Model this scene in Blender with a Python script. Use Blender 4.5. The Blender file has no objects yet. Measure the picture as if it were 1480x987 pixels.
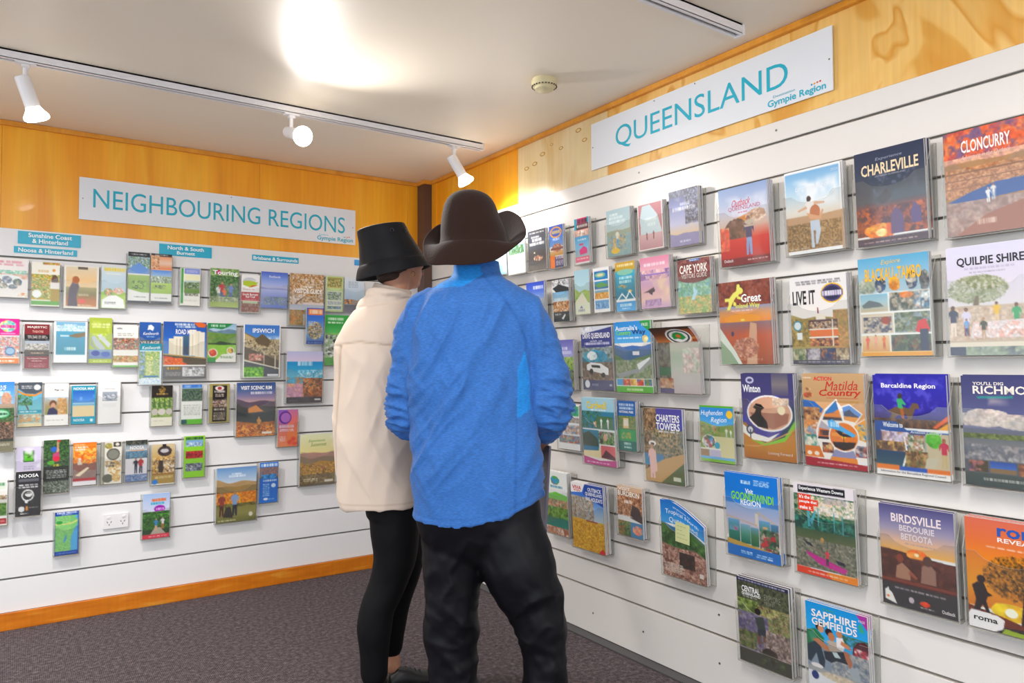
import bpy, bmesh, math, random
import numpy as np
from mathutils import Vector, Matrix, noise as mnoise

SC = bpy.context.scene
COL = SC.collection

# ------------------------------------------------------------------ camera
cam_d = bpy.data.cameras.new('camera')
cam_d.sensor_width = 36.0
cam_d.lens = 1060.6 / 1480 * 36.0
cam_d.clip_start = 0.05
cam = bpy.data.objects.new('camera', cam_d)
COL.objects.link(cam)
_r = Vector((0.82348, -0.567333, -0.003676))
_u = Vector((-0.015516, -0.028996, 0.999459))
_f = Vector((0.567133, 0.822978, 0.03268))
_m = Matrix((( _r.x, _u.x, -_f.x, -2.2172), (_r.y, _u.y, -_f.y, -4.2046), (_r.z, _u.z, -_f.z, 1.2272), (0, 0, 0, 1)))
cam.matrix_world = _m
SC.camera = cam

# ------------------------------------------------------------------ world, exposure, large lights
SC.view_settings.view_transform = 'Standard'
SC.view_settings.look = 'None'
SC.view_settings.gamma = 1.0
SC.view_settings.exposure = 0.92
SC.cycles.transparent_max_bounces = 32
SC.cycles.max_bounces = 10
W = bpy.data.worlds.new('open_centre_daylight')
SC.world = W
W.use_nodes = True
W.node_tree.nodes['Background'].inputs[0].default_value = (0.86, 0.93, 1.0, 1)
W.node_tree.nodes['Background'].inputs[1].default_value = 1.08

def area(name, loc, rot, sx, sy, power, col):
    l = bpy.data.lights.new(name, 'AREA'); l.shape = 'RECTANGLE'; l.size = sx; l.size_y = sy
    l.energy = power; l.color = col
    o = bpy.data.objects.new(name, l); COL.objects.link(o)
    o.location = loc; o.rotation_euler = rot
    return o
area('added_fill_light', (-1.75, -3.35, 2.36), (0, 0, 0), 1.1, 0.25, 12, (1.0, 0.98, 0.96))  # fill lamps added out of view to raise the overall brightness
area('added_fill_light.001', (-3.5, -3.6, 2.36), (0, 0, 0), 1.1, 0.25, 12, (1.0, 0.98, 0.96))
area('added_fill_light.002', (-1.6, -5.2, 2.36), (0, 0, 0), 1.1, 0.25, 12, (1.0, 0.98, 0.96))

# ------------------------------------------------------------------ helpers
def lin(c):
    c = np.asarray(c, float)
    return np.where(c <= 0.04045, c / 12.92, ((c + 0.055) / 1.055) ** 2.4)
def hx(h):
    if len(h) == 3: h = ''.join(k * 2 for k in h)
    return np.array([int(h[i:i + 2], 16) / 255 for i in (0, 2, 4)])
def hl(h):
    return tuple(float(v) for v in lin(hx(h))) + (1.0,)

MATS = {}
def mat(name, col, rough=0.5, metal=0.0, spec=0.5, bump=None, sheen=0.0, emit=None, coat=0.0):
    if name in MATS: return MATS[name]
    m = bpy.data.materials.new(name); m.use_nodes = True
    nt = m.node_tree; b = nt.nodes['Principled BSDF']
    b.inputs['Base Color'].default_value = hl(col)
    b.inputs['Roughness'].default_value = rough
    b.inputs['Metallic'].default_value = metal
    b.inputs['Specular IOR Level'].default_value = spec
    b.inputs['Sheen Weight'].default_value = sheen
    b.inputs['Coat Weight'].default_value = coat
    if emit:
        b.inputs['Emission Color'].default_value = hl(emit[0]); b.inputs['Emission Strength'].default_value = emit[1]
    if bump:
        sc, st, dist = bump
        n = nt.nodes.new('ShaderNodeTexNoise'); n.inputs['Scale'].default_value = sc; n.inputs['Detail'].default_value = 4
        tc = nt.nodes.new('ShaderNodeTexCoord'); nt.links.new(tc.outputs['Object'], n.inputs['Vector'])
        bp = nt.nodes.new('ShaderNodeBump'); bp.inputs['Strength'].default_value = st; bp.inputs['Distance'].default_value = dist
        nt.links.new(n.outputs['Fac'], bp.inputs['Height']); nt.links.new(bp.outputs['Normal'], b.inputs['Normal'])
    MATS[name] = m
    return m

def attr_mat(name, rough, spec=0.5, bump=None, sheen=0.0, heather=0.0):
    m = mat(name, 'ffffff', rough, 0, spec, bump, sheen)
    nt = m.node_tree; b = nt.nodes['Principled BSDF']
    a = nt.nodes.new('ShaderNodeAttribute'); a.attribute_name = 'Col'
    out = a.outputs['Color']
    if heather:
        tc = nt.nodes.new('ShaderNodeTexCoord')
        mp = nt.nodes.new('ShaderNodeMapping'); mp.inputs['Scale'].default_value = (90, 90, 420)
        n = nt.nodes.new('ShaderNodeTexNoise'); n.inputs['Scale'].default_value = 1.0; n.inputs['Detail'].default_value = 3
        nt.links.new(tc.outputs['Object'], mp.inputs['Vector']); nt.links.new(mp.outputs['Vector'], n.inputs['Vector'])
        r = nt.nodes.new('ShaderNodeMapRange'); r.inputs['From Min'].default_value = 0.3; r.inputs['From Max'].default_value = 0.7
        r.inputs['To Min'].default_value = 1 - heather; r.inputs['To Max'].default_value = 1 + heather
        nt.links.new(n.outputs['Fac'], r.inputs['Value'])
        v = nt.nodes.new('ShaderNodeVectorMath'); v.operation = 'SCALE'
        nt.links.new(out, v.inputs[0]); nt.links.new(r.outputs['Result'], v.inputs['Scale'])
        out = v.outputs['Vector']
    nt.links.new(out, b.inputs['Base Color'])
    return m

def prop(o, label=None, cat=None, group=None, kind=None):
    if label: o['label'] = label
    if cat: o['category'] = cat
    if group: o['group'] = group
    if kind: o['kind'] = kind
    return o
def empty(name, loc, rot=(0, 0, 0), **k):
    o = bpy.data.objects.new(name, None); COL.objects.link(o)
    o.empty_display_size = 0.05
    o.location = loc; o.rotation_euler = rot
    return prop(o, **k)

class MB:
    """collects shapes into one mesh"""
    def __init__(s): s.v = []; s.f = []; s.m = []; s.mi = 0
    def add(s, vs, fs):
        o = len(s.v); s.v += [tuple(map(float, v)) for v in vs]
        s.f += [tuple(i + o for i in f) for f in fs]; s.m += [s.mi] * len(fs)
        return s
    def box(s, x0, x1, y0, y1, z0, z1):
        return s.add([(x, y, z) for z in (z0, z1) for y in (y0, y1) for x in (x0, x1)],
                     [(0, 2, 3, 1), (4, 5, 7, 6), (0, 1, 5, 4), (2, 6, 7, 3), (0, 4, 6, 2), (1, 3, 7, 5)])
    def prism(s, pts, y0, y1, edge=None):
        """polygon in x,z extruded along y; edge = material index of rim faces"""
        n = len(pts); b = s.mi
        o = len(s.v)
        s.v += [(x, y0, z) for x, z in pts] + [(x, y1, z) for x, z in pts]
        s.f += [tuple(o + i for i in range(n)), tuple(o + n + i for i in reversed(range(n)))]; s.m += [b, b]
        for i in range(n):
            j = (i + 1) % n
            s.f.append((o + i, o + n + i, o + n + j, o + j)); s.m.append(b if edge is None else edge)
        return s
    def tube(s, pts, rad, n=12, cap=True):
        pts = [Vector(p) for p in pts]; o = len(s.v)
        rad = rad if isinstance(rad, (list, tuple)) else [rad] * len(pts)
        prev = None
        for i, p in enumerate(pts):
            d = (pts[min(i + 1, len(pts) - 1)] - pts[max(i - 1, 0)]).normalized()
            if prev is None:
                a = Vector((0, 0, 1)) if abs(d.z) < 0.9 else Vector((1, 0, 0)); u = d.cross(a).normalized()
            else: u = (prev - d * prev.dot(d)).normalized()
            w = d.cross(u); prev = u
            r = rad[i]; rx, ry = r if isinstance(r, tuple) else (r, r)
            for k in range(n):
                t = 2 * math.pi * k / n
                s.v.append(tuple(p + u * math.cos(t) * rx + w * math.sin(t) * ry))
        for i in range(len(pts) - 1):
            for k in range(n):
                a = o + i * n + k; b = o + i * n + (k + 1) % n
                s.f.append((a, b, b + n, a + n)); s.m.append(s.mi)
        if cap:
            s.f.append(tuple(o + k for k in reversed(range(n)))); s.m.append(s.mi)
            q = o + (len(pts) - 1) * n; s.f.append(tuple(q + k for k in range(n))); s.m.append(s.mi)
        return s
    def build(s, name, mats, parent=None, smooth=False, bevel=0.0, **k):
        me = bpy.data.meshes.new(name); me.from_pydata(s.v, [], s.f)
        for m in (mats if isinstance(mats, (list, tuple)) else [mats]): me.materials.append(m)
        me.polygons.foreach_set('material_index', s.m)
        me.validate()
        bm = bmesh.new(); bm.from_mesh(me); bmesh.ops.recalc_face_normals(bm, faces=bm.faces)
        if bevel: bmesh.ops.bevel(bm, geom=[e for e in bm.edges], offset=bevel, segments=2, affect='EDGES', clamp_overlap=True)
        bm.to_mesh(me); bm.free()
        if smooth:
            me.polygons.foreach_set('use_smooth', [True] * len(me.polygons))
            try: me.set_sharp_from_angle(angle=math.radians(40))
            except Exception: pass
        o = bpy.data.objects.new(name, me); COL.objects.link(o)
        if parent: o.parent = parent
        return prop(o, **k)

# ------------------------------------------------------------------ procedural surface materials
def nd(nt, t, **k):
    n = nt.nodes.new(t)
    for a, b in k.items(): setattr(n, a, b)
    return n
def ramp(nt, stops):
    r = nt.nodes.new('ShaderNodeValToRGB'); e = r.color_ramp.elements
    while len(e) < len(stops): e.new(0.5)
    for i, (p, c) in enumerate(stops): e[i].position = p; e[i].color = hl(c)
    return r

def plywood(name, stops, scale, dist, rough=0.32):
    m = mat(name, 'd0a050', rough, coat=0.1)
    nt = m.node_tree; b = nt.nodes['Principled BSDF']
    tc = nd(nt, 'ShaderNodeTexCoord'); mp = nd(nt, 'ShaderNodeMapping'); mp.inputs['Scale'].default_value = scale
    n1 = nd(nt, 'ShaderNodeTexNoise'); n1.inputs['Scale'].default_value = 1.0; n1.inputs['Detail'].default_value = 2; n1.inputs['Distortion'].default_value = dist
    nt.links.new(tc.outputs['Object'], mp.inputs['Vector']); nt.links.new(mp.outputs['Vector'], n1.inputs['Vector'])
    r = ramp(nt, stops); nt.links.new(n1.outputs['Fac'], r.inputs['Fac'])
    mp2 = nd(nt, 'ShaderNodeMapping'); mp2.inputs['Scale'].default_value = (70, 70, 3)
    n2 = nd(nt, 'ShaderNodeTexNoise'); n2.inputs['Scale'].default_value = 1.0; n2.inputs['Detail'].default_value = 5
    nt.links.new(tc.outputs['Object'], mp2.inputs['Vector']); nt.links.new(mp2.outputs['Vector'], n2.inputs['Vector'])
    mr = nd(nt, 'ShaderNodeMapRange'); mr.inputs['To Min'].default_value = 0.86; mr.inputs['To Max'].default_value = 1.1
    nt.links.new(n2.outputs['Fac'], mr.inputs['Value'])
    v = nd(nt, 'ShaderNodeVectorMath', operation='SCALE')
    nt.links.new(r.outputs['Color'], v.inputs[0]); nt.links.new(mr.outputs['Result'], v.inputs['Scale'])
    nt.links.new(v.outputs['Vector'], b.inputs['Base Color'])
    return m
M_plyL = plywood('varnished_plywood_left', [(0.3, 'f09810'), (0.5, 'fba81c'), (0.62, 'ffb82c'), (0.75, 'ee9408')], (3.5, 3.5, 0.7), 0.6)
M_plyR = plywood('pine_plywood_right', [(0.28, 'e09c3a'), (0.42, 'e4a84a'), (0.47, 'f2c06a'), (0.6, 'f6c876'), (0.63, 'e09e3c'), (0.68, 'f0bc66')], (2.2, 2.2, 1.5), 1.5)
M_plyP = plywood('pale_pine_plywood', [(0.3, 'e8cc94'), (0.5, 'f0d8a8'), (0.64, 'e4c080'), (0.7, 'f0d8a8')], (2.6, 2.6, 1.0), 1.2)
M_batten = plywood('pine_batten', [(0.3, 'dc8c1c'), (0.6, 'eca238'), (0.75, 'd08018')], (8, 8, 8), 0.5)
M_skirt = plywood('skirting_timber', [(0.3, 'c86c0c'), (0.6, 'd87c14'), (0.75, 'e09430')], (6, 6, 30), 0.4)
M_slatL = mat('white_melamine_left', 'ecebec', 0.32, spec=0.45)
M_slatR = mat('white_melamine_right', 'e8e3de', 0.30, spec=0.5)
M_groove = mat('groove_shadow_board', '8a8680', 0.7)
M_alu = mat('aluminium_insert', 'a8a49c', 0.3, metal=0.9)
M_ceil = mat('ceiling_gloss_paint', 'f4e8d6', 0.46, spec=0.5)  # white ceiling, with warm light bounced off the plywood tinted into its colour
M_post = mat('dark_brown_post', '5c4238', 0.4)
M_kick = mat('dark_vinyl_strip', '4c4a4c', 0.6)
M_white = mat('white_enamel', 'ebe8ea', 0.3)
M_sign = mat('white_sign_board', 'e9ecf2', 0.22)
M_teal = mat('teal_lettering', '0cb0ca', 0.4)
M_plate = mat('teal_plate', '12b0d2', 0.3)
M_plate2 = mat('bright_blue_plate', '209ce4', 0.3)
M_dark = mat('dark_hole', '282624', 0.8)
M_cream = mat('cream_plastic', 'ddd0a4', 0.45)
M_screw = mat('screw_steel', '808078', 0.4, metal=0.8)
M_paper = mat('paper_edges', 'd8d4d4', 0.7)

def carpet():
    m = mat('grey_loop_carpet', '6a6062', 0.95, spec=0.1)
    nt = m.node_tree; b = nt.nodes['Principled BSDF']
    tc = nd(nt, 'ShaderNodeTexCoord')
    mp = nd(nt, 'ShaderNodeMapping'); mp.inputs['Rotation'].default_value = (0, 0, 0.0); mp.inputs['Scale'].default_value = (150, 110, 1)
    nt.links.new(tc.outputs['Object'], mp.inputs['Vector'])
    vo = nd(nt, 'ShaderNodeTexVoronoi'); vo.inputs['Scale'].default_value = 1.0; vo.inputs['Randomness'].default_value = 0.25
    nt.links.new(mp.outputs['Vector'], vo.inputs['Vector'])
    n = nd(nt, 'ShaderNodeTexNoise'); n.inputs['Scale'].default_value = 55; n.inputs['Detail'].default_value = 3
    nt.links.new(tc.outputs['Object'], n.inputs['Vector'])
    add = nd(nt, 'ShaderNodeMath', operation='MULTIPLY_ADD'); add.inputs[1].default_value = -0.9; 
    nt.links.new(vo.outputs['Distance'], add.inputs[0]); nt.links.new(n.outputs['Fac'], add.inputs[2])
    r = ramp(nt, [(0.0, '463e41'), (0.3, '6a6063'), (0.75, '948a8e')])
    nt.links.new(add.outputs[0], r.inputs['Fac']); nt.links.new(r.outputs['Color'], b.inputs['Base Color'])
    bp = nd(nt, 'ShaderNodeBump'); bp.inputs['Strength'].default_value = 0.6; bp.inputs['Distance'].default_value = 0.004
    nt.links.new(add.outputs[0], bp.inputs['Height']); nt.links.new(bp.outputs['Normal'], b.inputs['Normal'])
    return m
M_carpet = carpet()

def acrylic(name, base_alpha, col, rough):
    m = bpy.data.materials.new(name); m.use_nodes = True; nt = m.node_tree
    nt.nodes.remove(nt.nodes['Principled BSDF']); out = nt.nodes['Material Output']
    t = nd(nt, 'ShaderNodeBsdfTransparent'); t.inputs[0].default_value = (0.975, 0.98, 0.975, 1)
    g = nd(nt, 'ShaderNodeBsdfGlossy'); g.inputs['Roughness'].default_value = rough
    d = nd(nt, 'ShaderNodeBsdfDiffuse'); d.inputs[0].default_value = hl(col)
    lw = nd(nt, 'ShaderNodeLayerWeight'); lw.inputs[0].default_value = 0.5
    pw = nd(nt, 'ShaderNodeMath', operation='POWER'); pw.inputs[1].default_value = 5.0; nt.links.new(lw.outputs['Facing'], pw.inputs[0])
    fr = nd(nt, 'ShaderNodeMath', operation='MULTIPLY_ADD'); fr.inputs[1].default_value = 0.5; fr.inputs[2].default_value = 0.035; nt.links.new(pw.outputs[0], fr.inputs[0])
    mx = nd(nt, 'ShaderNodeMixShader'); nt.links.new(fr.outputs[0], mx.inputs[0])
    nt.links.new(t.outputs[0], mx.inputs[1]); nt.links.new(g.outputs[0], mx.inputs[2])
    m2 = nd(nt, 'ShaderNodeMixShader'); m2.inputs[0].default_value = base_alpha
    nt.links.new(mx.outputs[0], m2.inputs[1]); nt.links.new(d.outputs[0], m2.inputs[2])
    nt.links.new(m2.outputs[0], out.inputs['Surface'])
    return m
M_acr = acrylic('clear_acrylic', 0.012, 'ffffff', 0.06)
M_acrE = acrylic('acrylic_cut_edge', 0.5, 'c4c0b8', 0.2)

# ------------------------------------------------------------------ setting
X0, Y0, H = -5.6, -6.6, 2.4
MB().box(X0, 0.3, Y0, 0.3, -0.06, 0).build('floor', M_carpet, kind='structure')
MB().box(X0, 0.3, Y0, 0.3, H, H + 0.08).build('ceiling', M_ceil, kind='structure')
wl = MB().box(X0, 0.0, 0.018, 0.12, 0, H).build('wall_left', M_groove, kind='structure')
wr = MB().box(0.018, 0.12, Y0, 0.018, 0, H).build('wall_right', M_groove, kind='structure')
G = 0.0045
zl = [0.0803] + [0.0831 + 0.1517 * k for k in range(1, 12)] + [1.887]
for i in range(len(zl) - 1):
    a = zl[i] + (G if i else 0); b = zl[i + 1] - (G if i < len(zl) - 2 else 0)
    MB().box(X0, -0.0, 0.0, 0.0175, a, b).build('slat', M_slatL, wl, bevel=0.0012)
zr = [0.0073] + [2.0067 - 0.1196 * k for k in range(15, -1, -1)] + [2.0808]
for i in range(len(zr) - 1):
    a = zr[i] + (G if i else 0); b = zr[i + 1] - (G if i < len(zr) - 2 else 0)
    MB().box(0.0, 0.0175, Y0, -0.0, a, b).build('slat', M_slatR, wr, bevel=0.0012)
    if i: MB().box(0.009, 0.0172, Y0, -0.0, zr[i] - G * 0.9, zr[i] + G * 0.1).build('groove_insert', M_alu, wr)
# plywood above the slats
for a, b in ((X0, -4.65), (-4.65, -3.45), (-3.45, -2.2505), (-2.2495, -1.0505), (-1.0495, -0.126)):
    MB().box(a, b, 0.004, 0.017, 1.888, H).build('plywood_panel', M_plyL, wl)
MB().box(-0.125, -0.056, -0.004, 0.017, 1.888, H).build('cover_strip', M_plyL, wl)
MB().box(-0.004, 0.017, -0.155, -0.092, 2.082, H).build('cover_strip', M_plyL, wr)
for a, b in ((-1.045, -0.51), (-0.508, -0.155)):
    MB().box(0.004, 0.017, a, b, 2.082, H).build('plywood_panel', M_plyL, wr)
MB().box(0.003, 0.017, -1.75, -1.047, 2.082, H).build('plywood_panel', M_plyP, wr, label='pale knotty plywood panel')
for a, b in ((-3.9, -1.751), (Y0, -3.901)):
    MB().box(0.003, 0.017, a, b, 2.082, H).build('plywood_panel', M_plyR, wr)
M_knot = mat('plywood_knot', 'c08a48', 0.5); M_knot2 = mat('plywood_knot_plug', 'ecd090', 0.5)
for j, (yy, zz, rr) in enumerate(((-1.124, 2.253, .013), (-1.195, 2.262, .014), (-1.262, 2.296, .014), (-1.336, 2.327, .008), (-1.412, 2.290, .011), (-1.545, 2.342, .014), (-1.59, 2.285, .012))):
    q = MB().tube([(0.0033, yy, zz), (0.0024, yy, zz)], [(rr * 1.5, rr * 0.75)] * 2, 18).build('plywood_knot', M_knot, wr)
    MB().tube([(0.0028, yy, zz), (0.0019, yy, zz)], [(rr * 1.0, rr * 0.45)] * 2, 14).build('knot_centre', M_knot2, q)
# battens under the ceiling, around the post
MB().box(X0, -0.058, -0.016, 0.016, 2.376, H - 0.001).build('trim_1', M_batten, kind='structure', bevel=0.002)
MB().box(-0.016, 0.016, Y0, -0.1, 2.376, H - 0.001).build('trim_2', M_batten, kind='structure', bevel=0.002)
b = MB().box(-0.070, -0.056, -0.115, -0.017, 2.376, H - 0.001); b.box(-0.0555, -0.017, -0.115, -0.101, 2.376, H - 0.001)
b.build('trim_3', M_batten, kind='structure')
MB().box(-0.055, -0.001, -0.099, -0.0005, 0, H - 0.001).build('trim_4', M_post, kind='structure', bevel=0.003)
MB().box(X0, -0.056, -0.018, -0.0005, 0, 0.08).build('baseboard_left', M_skirt, kind='structure', bevel=0.003)
MB().box(-0.055, -0.001, Y0, -0.1, 0.0, 0.006).build('baseboard_right', M_kick, kind='structure')
MB().box(0.006, 0.0175, Y0, -0.1, 0.0, 0.0073).build('trim_5', M_dark, kind='structure')
# screws that fix the slatwall
for k, (yy, zz) in enumerate(((-1.24, 2.045), (-1.95, 2.05), (-2.63, 2.05), (-1.63, 0.10), (-1.95, .11), (-2.35, .11), (-2.9, .10), (-2.35, .29))):
    MB().tube([(-0.0005, yy, zz), (-0.0018, yy, zz)], 0.0042, 10).build('screw', M_screw, wr)

# added fixtures for the fill lamps, unseen behind and above the camera
for x_, y_, lb in ((-1.75, -3.35, 'added unseen fill light above the two people'), (-3.5, -3.6, 'added unseen fill light over the left side of the room'), (-1.6, -5.2, 'added unseen fill light behind the viewer')):
    cl_ = empty('added_fill_fixture', (x_, y_, H), label=lb, cat='light', group='added fill lights out of the picture')
    MB().box(-.58, .58, -.15, .15, -.024, -.001).build('fill_fixture_frame', M_white, cl_, bevel=0.002)
    MB().box(-.56, .56, -.13, .13, -.030, -.0245).build('fill_fixture_diffuser', mat('fill_fixture_glow', 'ffffff', .5, emit=('fffaf4', 1.8)), cl_)

BIGSET = {'R36', 'R29', 'R35', 'R31', 'R37', 'R24', 'R15', 'R28', 'R17', 'R38', 'R26', 'R16', 'R44', 'R39', 'R32', 'R27', 'R19', 'R30', 'R33', 'R40', 'R21', 'R23', 'R34', 'R43', 'R41', 'R42'}

# ------------------------------------------------------------------ lettering (outline font turned into flat mesh)
_tc = {}
def text_mesh(s, bold=False, res=3):
    key = (s, bold, res)
    if key not in _tc:
        cu = bpy.data.curves.new('letters', 'FONT'); cu.body = s; cu.resolution_u = res
        cu.offset = 0.022 if bold else 0.0
        ob = bpy.data.objects.new('letters', cu)
        me = bpy.data.meshes.new_from_object(ob)
        v = np.array([q.co[:2] for q in me.vertices]) if len(me.vertices) else np.zeros((0, 2))
        f = [tuple(p.vertices) for p in me.polygons]
        bpy.data.objects.remove(ob); bpy.data.curves.remove(cu); bpy.data.meshes.remove(me)
        if len(v):
            v = v - v.min(0)
            v = v / np.maximum(v.max(0), 1e-6)
        _tc[key] = (v, f)
    return _tc[key]

# ------------------------------------------------------------------ cover painter (colour fields per vertex of a fine mesh)
def vnoise(u, v, seed):
    rs = np.random.RandomState(seed * 7 + 13); L = rs.rand(67, 67)
    iu = np.floor(u).astype(int); iv = np.floor(v).astype(int); fu = u - iu; fv = v - iv
    fu = fu * fu * (3 - 2 * fu); fv = fv * fv * (3 - 2 * fv)
    a = L[iv % 67, iu % 67]; b_ = L[iv % 67, (iu + 1) % 67]; c = L[(iv + 1) % 67, iu % 67]; d = L[(iv + 1) % 67, (iu + 1) % 67]
    return (a * (1 - fu) + b_ * fu) * (1 - fv) + (c * (1 - fu) + d * fu) * fv
def fbm(u, v, seed):
    return vnoise(u, v, seed) * 0.55 + vnoise(u * 2.1 + 5, v * 2.1 + 3, seed + 1) * 0.3 + vnoise(u * 4.3 + 9, v * 4.3 + 1, seed + 2) * 0.15

def paint(art, nx, ny, asp):
    S = 2; Wd, Hd = nx * S, ny * S
    X, Y = np.meshgrid((np.arange(Wd) + 0.5) / Wd, (np.arange(Hd) + 0.5) / Hd)
    I = np.ones((Hd, Wd, 3)) * 0.93
    texts = []
    def pal(t, cs):
        n = len(cs); t = np.clip(t, 0, 0.9999) * n - 0.5; t = np.clip(t, 0, n - 1.0001); i = t.astype(int); f = t - i
        f = np.clip((f - 0.5) * 2.2 + 0.5, 0, 1)[..., None]; A = np.array(cs)
        return A[i] * (1 - f) + A[np.minimum(i + 1, n - 1)] * f
    def grad(mask, t, cs):
        if len(cs) == 1: I[mask] = cs[0]; return
        t = np.clip(t[mask], 0, 1) * (len(cs) - 1); i = np.minimum(t.astype(int), len(cs) - 2); f = (t - i)[:, None]
        A = np.array(cs); I[mask] = A[i] * (1 - f) + A[i + 1] * f
    def poly(P, c):
        m = np.zeros(X.shape, bool); n = len(P)
        for i in range(n):
            x1, y1 = P[i]; x2, y2 = P[(i + 1) % n]
            if y1 == y2: continue
            m ^= ((Y < y1) != (Y < y2)) & (X < (x2 - x1) * (Y - y1) / (y2 - y1) + x1)
        I[m] = c
    for op in art.split(';'):
        a = op.split(' ')
        k = a[0]
        if k == 't':
            x0, x1, y0, y1 = map(float, a[1:5]); s = a[6:]; bold = it = False
            while s and s[-1].startswith('/'):
                bold |= 'b' in s[-1]; it |= 'i' in s[-1]; s = s[:-1]
            texts.append((x0, x1, y0, y1, a[5], ' '.join(s), bold, it)); continue
        if k == 'q':
            x0, y0, x1, y1 = map(float, a[1:5]); m = (X >= x0) & (X <= x1) & (Y >= y0) & (Y <= y1)
            grad(m, (Y - y0) / max(y1 - y0, 1e-6), [hx(c) for c in a[5:]])
        elif k == 'e':
            cx, cy, rx, ry = map(float, a[1:5]); I[((X - cx) / rx) ** 2 + ((Y - cy) / ry) ** 2 <= 1] = hx(a[5])
        elif k == 'p':
            v = list(map(float, a[2:])); poly(list(zip(v[::2], v[1::2])), hx(a[1]))
        elif k in 'nm':
            q = list(map(float, a[1:7])); s = q[4] * 1.7; sd = int(q[5]); cs = [hx(c) for c in a[7:]]
            j = vnoise(X * s * 3, Y * s * 3 * asp, sd + 5); j2 = vnoise(X * s * 5.3 + 3, Y * s * 4.1 * asp, sd + 8)
            ws = [np.exp(15 * (vnoise(X * s * 1.15 + 7 * i, Y * s * 1.15 * asp + 3 * i, sd + 11 * i) * .45 + vnoise(X * s * 2.6 + i, Y * s * 2.6 * asp, sd + 7 * i + 2) * .35 + vnoise(X * s * 5.5, Y * s * 5.5 * asp + i, sd + 5 * i + 4) * .2)) for i in range(len(cs))]
            if k == 'n': m = (X >= q[0]) & (X <= q[2]) & (Y >= q[1]) & (Y <= q[3])
            else: m = ((X - q[0]) / q[2]) ** 2 + ((Y - q[1]) / q[3]) ** 2 <= 1 + (j - 0.5) * 0.35
            c = sum(w[..., None] * k2 for w, k2 in zip(ws, cs)) / sum(ws)[..., None]; I[m] = (c * (0.84 + 0.2 * j[..., None] + 0.14 * j2[..., None]))[m]
        elif k == 'h':
            y, am, fr = map(float, a[1:4]); sd = int(a[4]); cs = [hx(c) for c in a[5:]]
            m = Y > y + (vnoise(X * fr, X * 0 + 0.5, sd) - 0.5) * 2 * am
            j = fbm(X * 9, Y * 9 * asp, sd + 3)[..., None]
            I[m] = (cs[0] * (1 - j) + cs[-1] * j)[m]
        elif k == 'c':
            x0, y0, x1, y1, s = map(float, a[1:6]); sd = int(a[6]); c = hx(a[7])
            t = np.clip((fbm(X * s, Y * s * asp, sd) - 0.48) * 4, 0, 0.9)
            w = np.clip(np.minimum.reduce([(X - x0), (x1 - X), (Y - y0), (y1 - Y)]) / 0.08, 0, 1)
            t = (t * w)[..., None]; I[:] = I * (1 - t) + c * t
        elif k == 's':
            x, y, h = map(float, a[1:4]); c = [hx(v) for v in a[4:7]]
            wd = h * asp * 0.30 / 2
            def el(cx, cy, rx, ry, cc): I[((X - cx) / rx) ** 2 + ((Y - cy) / ry) ** 2 <= 1] = cc
            hy = y - h
            poly([(x - wd * .55, y - h * .48), (x + wd * .55, y - h * .48), (x + wd * .6, y), (x + wd * .15, y), (x, y - h * .35), (x - wd * .2, y), (x - wd * .65, y)], c[2])
            poly([(x - wd * .3, hy + h * .13), (x + wd * .3, hy + h * .13), (x + wd, hy + h * .22), (x + wd * 1.05, hy + h * .45), (x + wd * .6, hy + h * .3), (x + wd * .6, y - h * .45), (x - wd * .6, y - h * .45), (x - wd * .6, hy + h * .3), (x - wd * 1.05, hy + h * .42), (x - wd, hy + h * .22)], c[1])
            el(x, hy + h * .07, wd * .42, h * .075, c[0] * 0.8)
            el(x, hy + h * .085, wd * .33, h * .055, c[0])
        elif k == 'k':
            x0, y0, x1, y1 = map(float, a[1:5]); n = int(a[5]); c = hx(a[6]); sd = int(float(a[7]))
            cells = max(3, sd)
            rs = np.random.RandomState(sd + n * 3 + int(y0 * 97))
            for r in range(n):
                ya = y0 + (y1 - y0) * (r + 0.15) / n; yb = y0 + (y1 - y0) * (r + 0.85) / n
                if n == 1: ya, yb = y0, y1
                x = x0 + (rs.rand() * 0.06 * (x1 - x0) if n > 1 else 0)
                while x < x1 - 0.01:
                    L = (x1 - x0) / cells * (0.5 + rs.rand() * 0.8)
                    m = (X >= x) & (X <= min(x + L * 0.8, x1)) & (Y >= ya) & (Y <= yb)
                    t = 0.55 + 0.4 * rs.rand(); I[m] = I[m] * (1 - t) + c * t
                    x += L
    I = I.reshape(ny, S, nx, S, 3).mean((1, 3))
    return np.clip(I, 0, 1), texts

M_print = attr_mat('printed_gloss_paper', 0.38, 0.4)

def warp(P, w, h, sag):
    """sheet deformation of slumped copies; P in local x,y,z"""
    if not sag: return P
    u = P[:, 0] / w + 0.5; v = P[:, 2] / h
    P = P.copy(); kind, s = sag
    if kind == 'fold':      # whole top flops forward
        t = np.clip((v - 0.72) / 0.28, 0, 1)
        P[:, 1] -= s * t ** 1.3; P[:, 2] -= s * t ** 2 * 0.3
        P[:, 0] -= 0.012 * t
    else:                   # far top corner droops
        t = np.clip(u * 1.2 + v - 1.25, 0, 1)
        P[:, 2] -= s * t ** 1.4 * 1.0; P[:, 1] += s * t * 0.08
        P[:, 0] -= s * 0.12 * t
    return P

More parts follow.
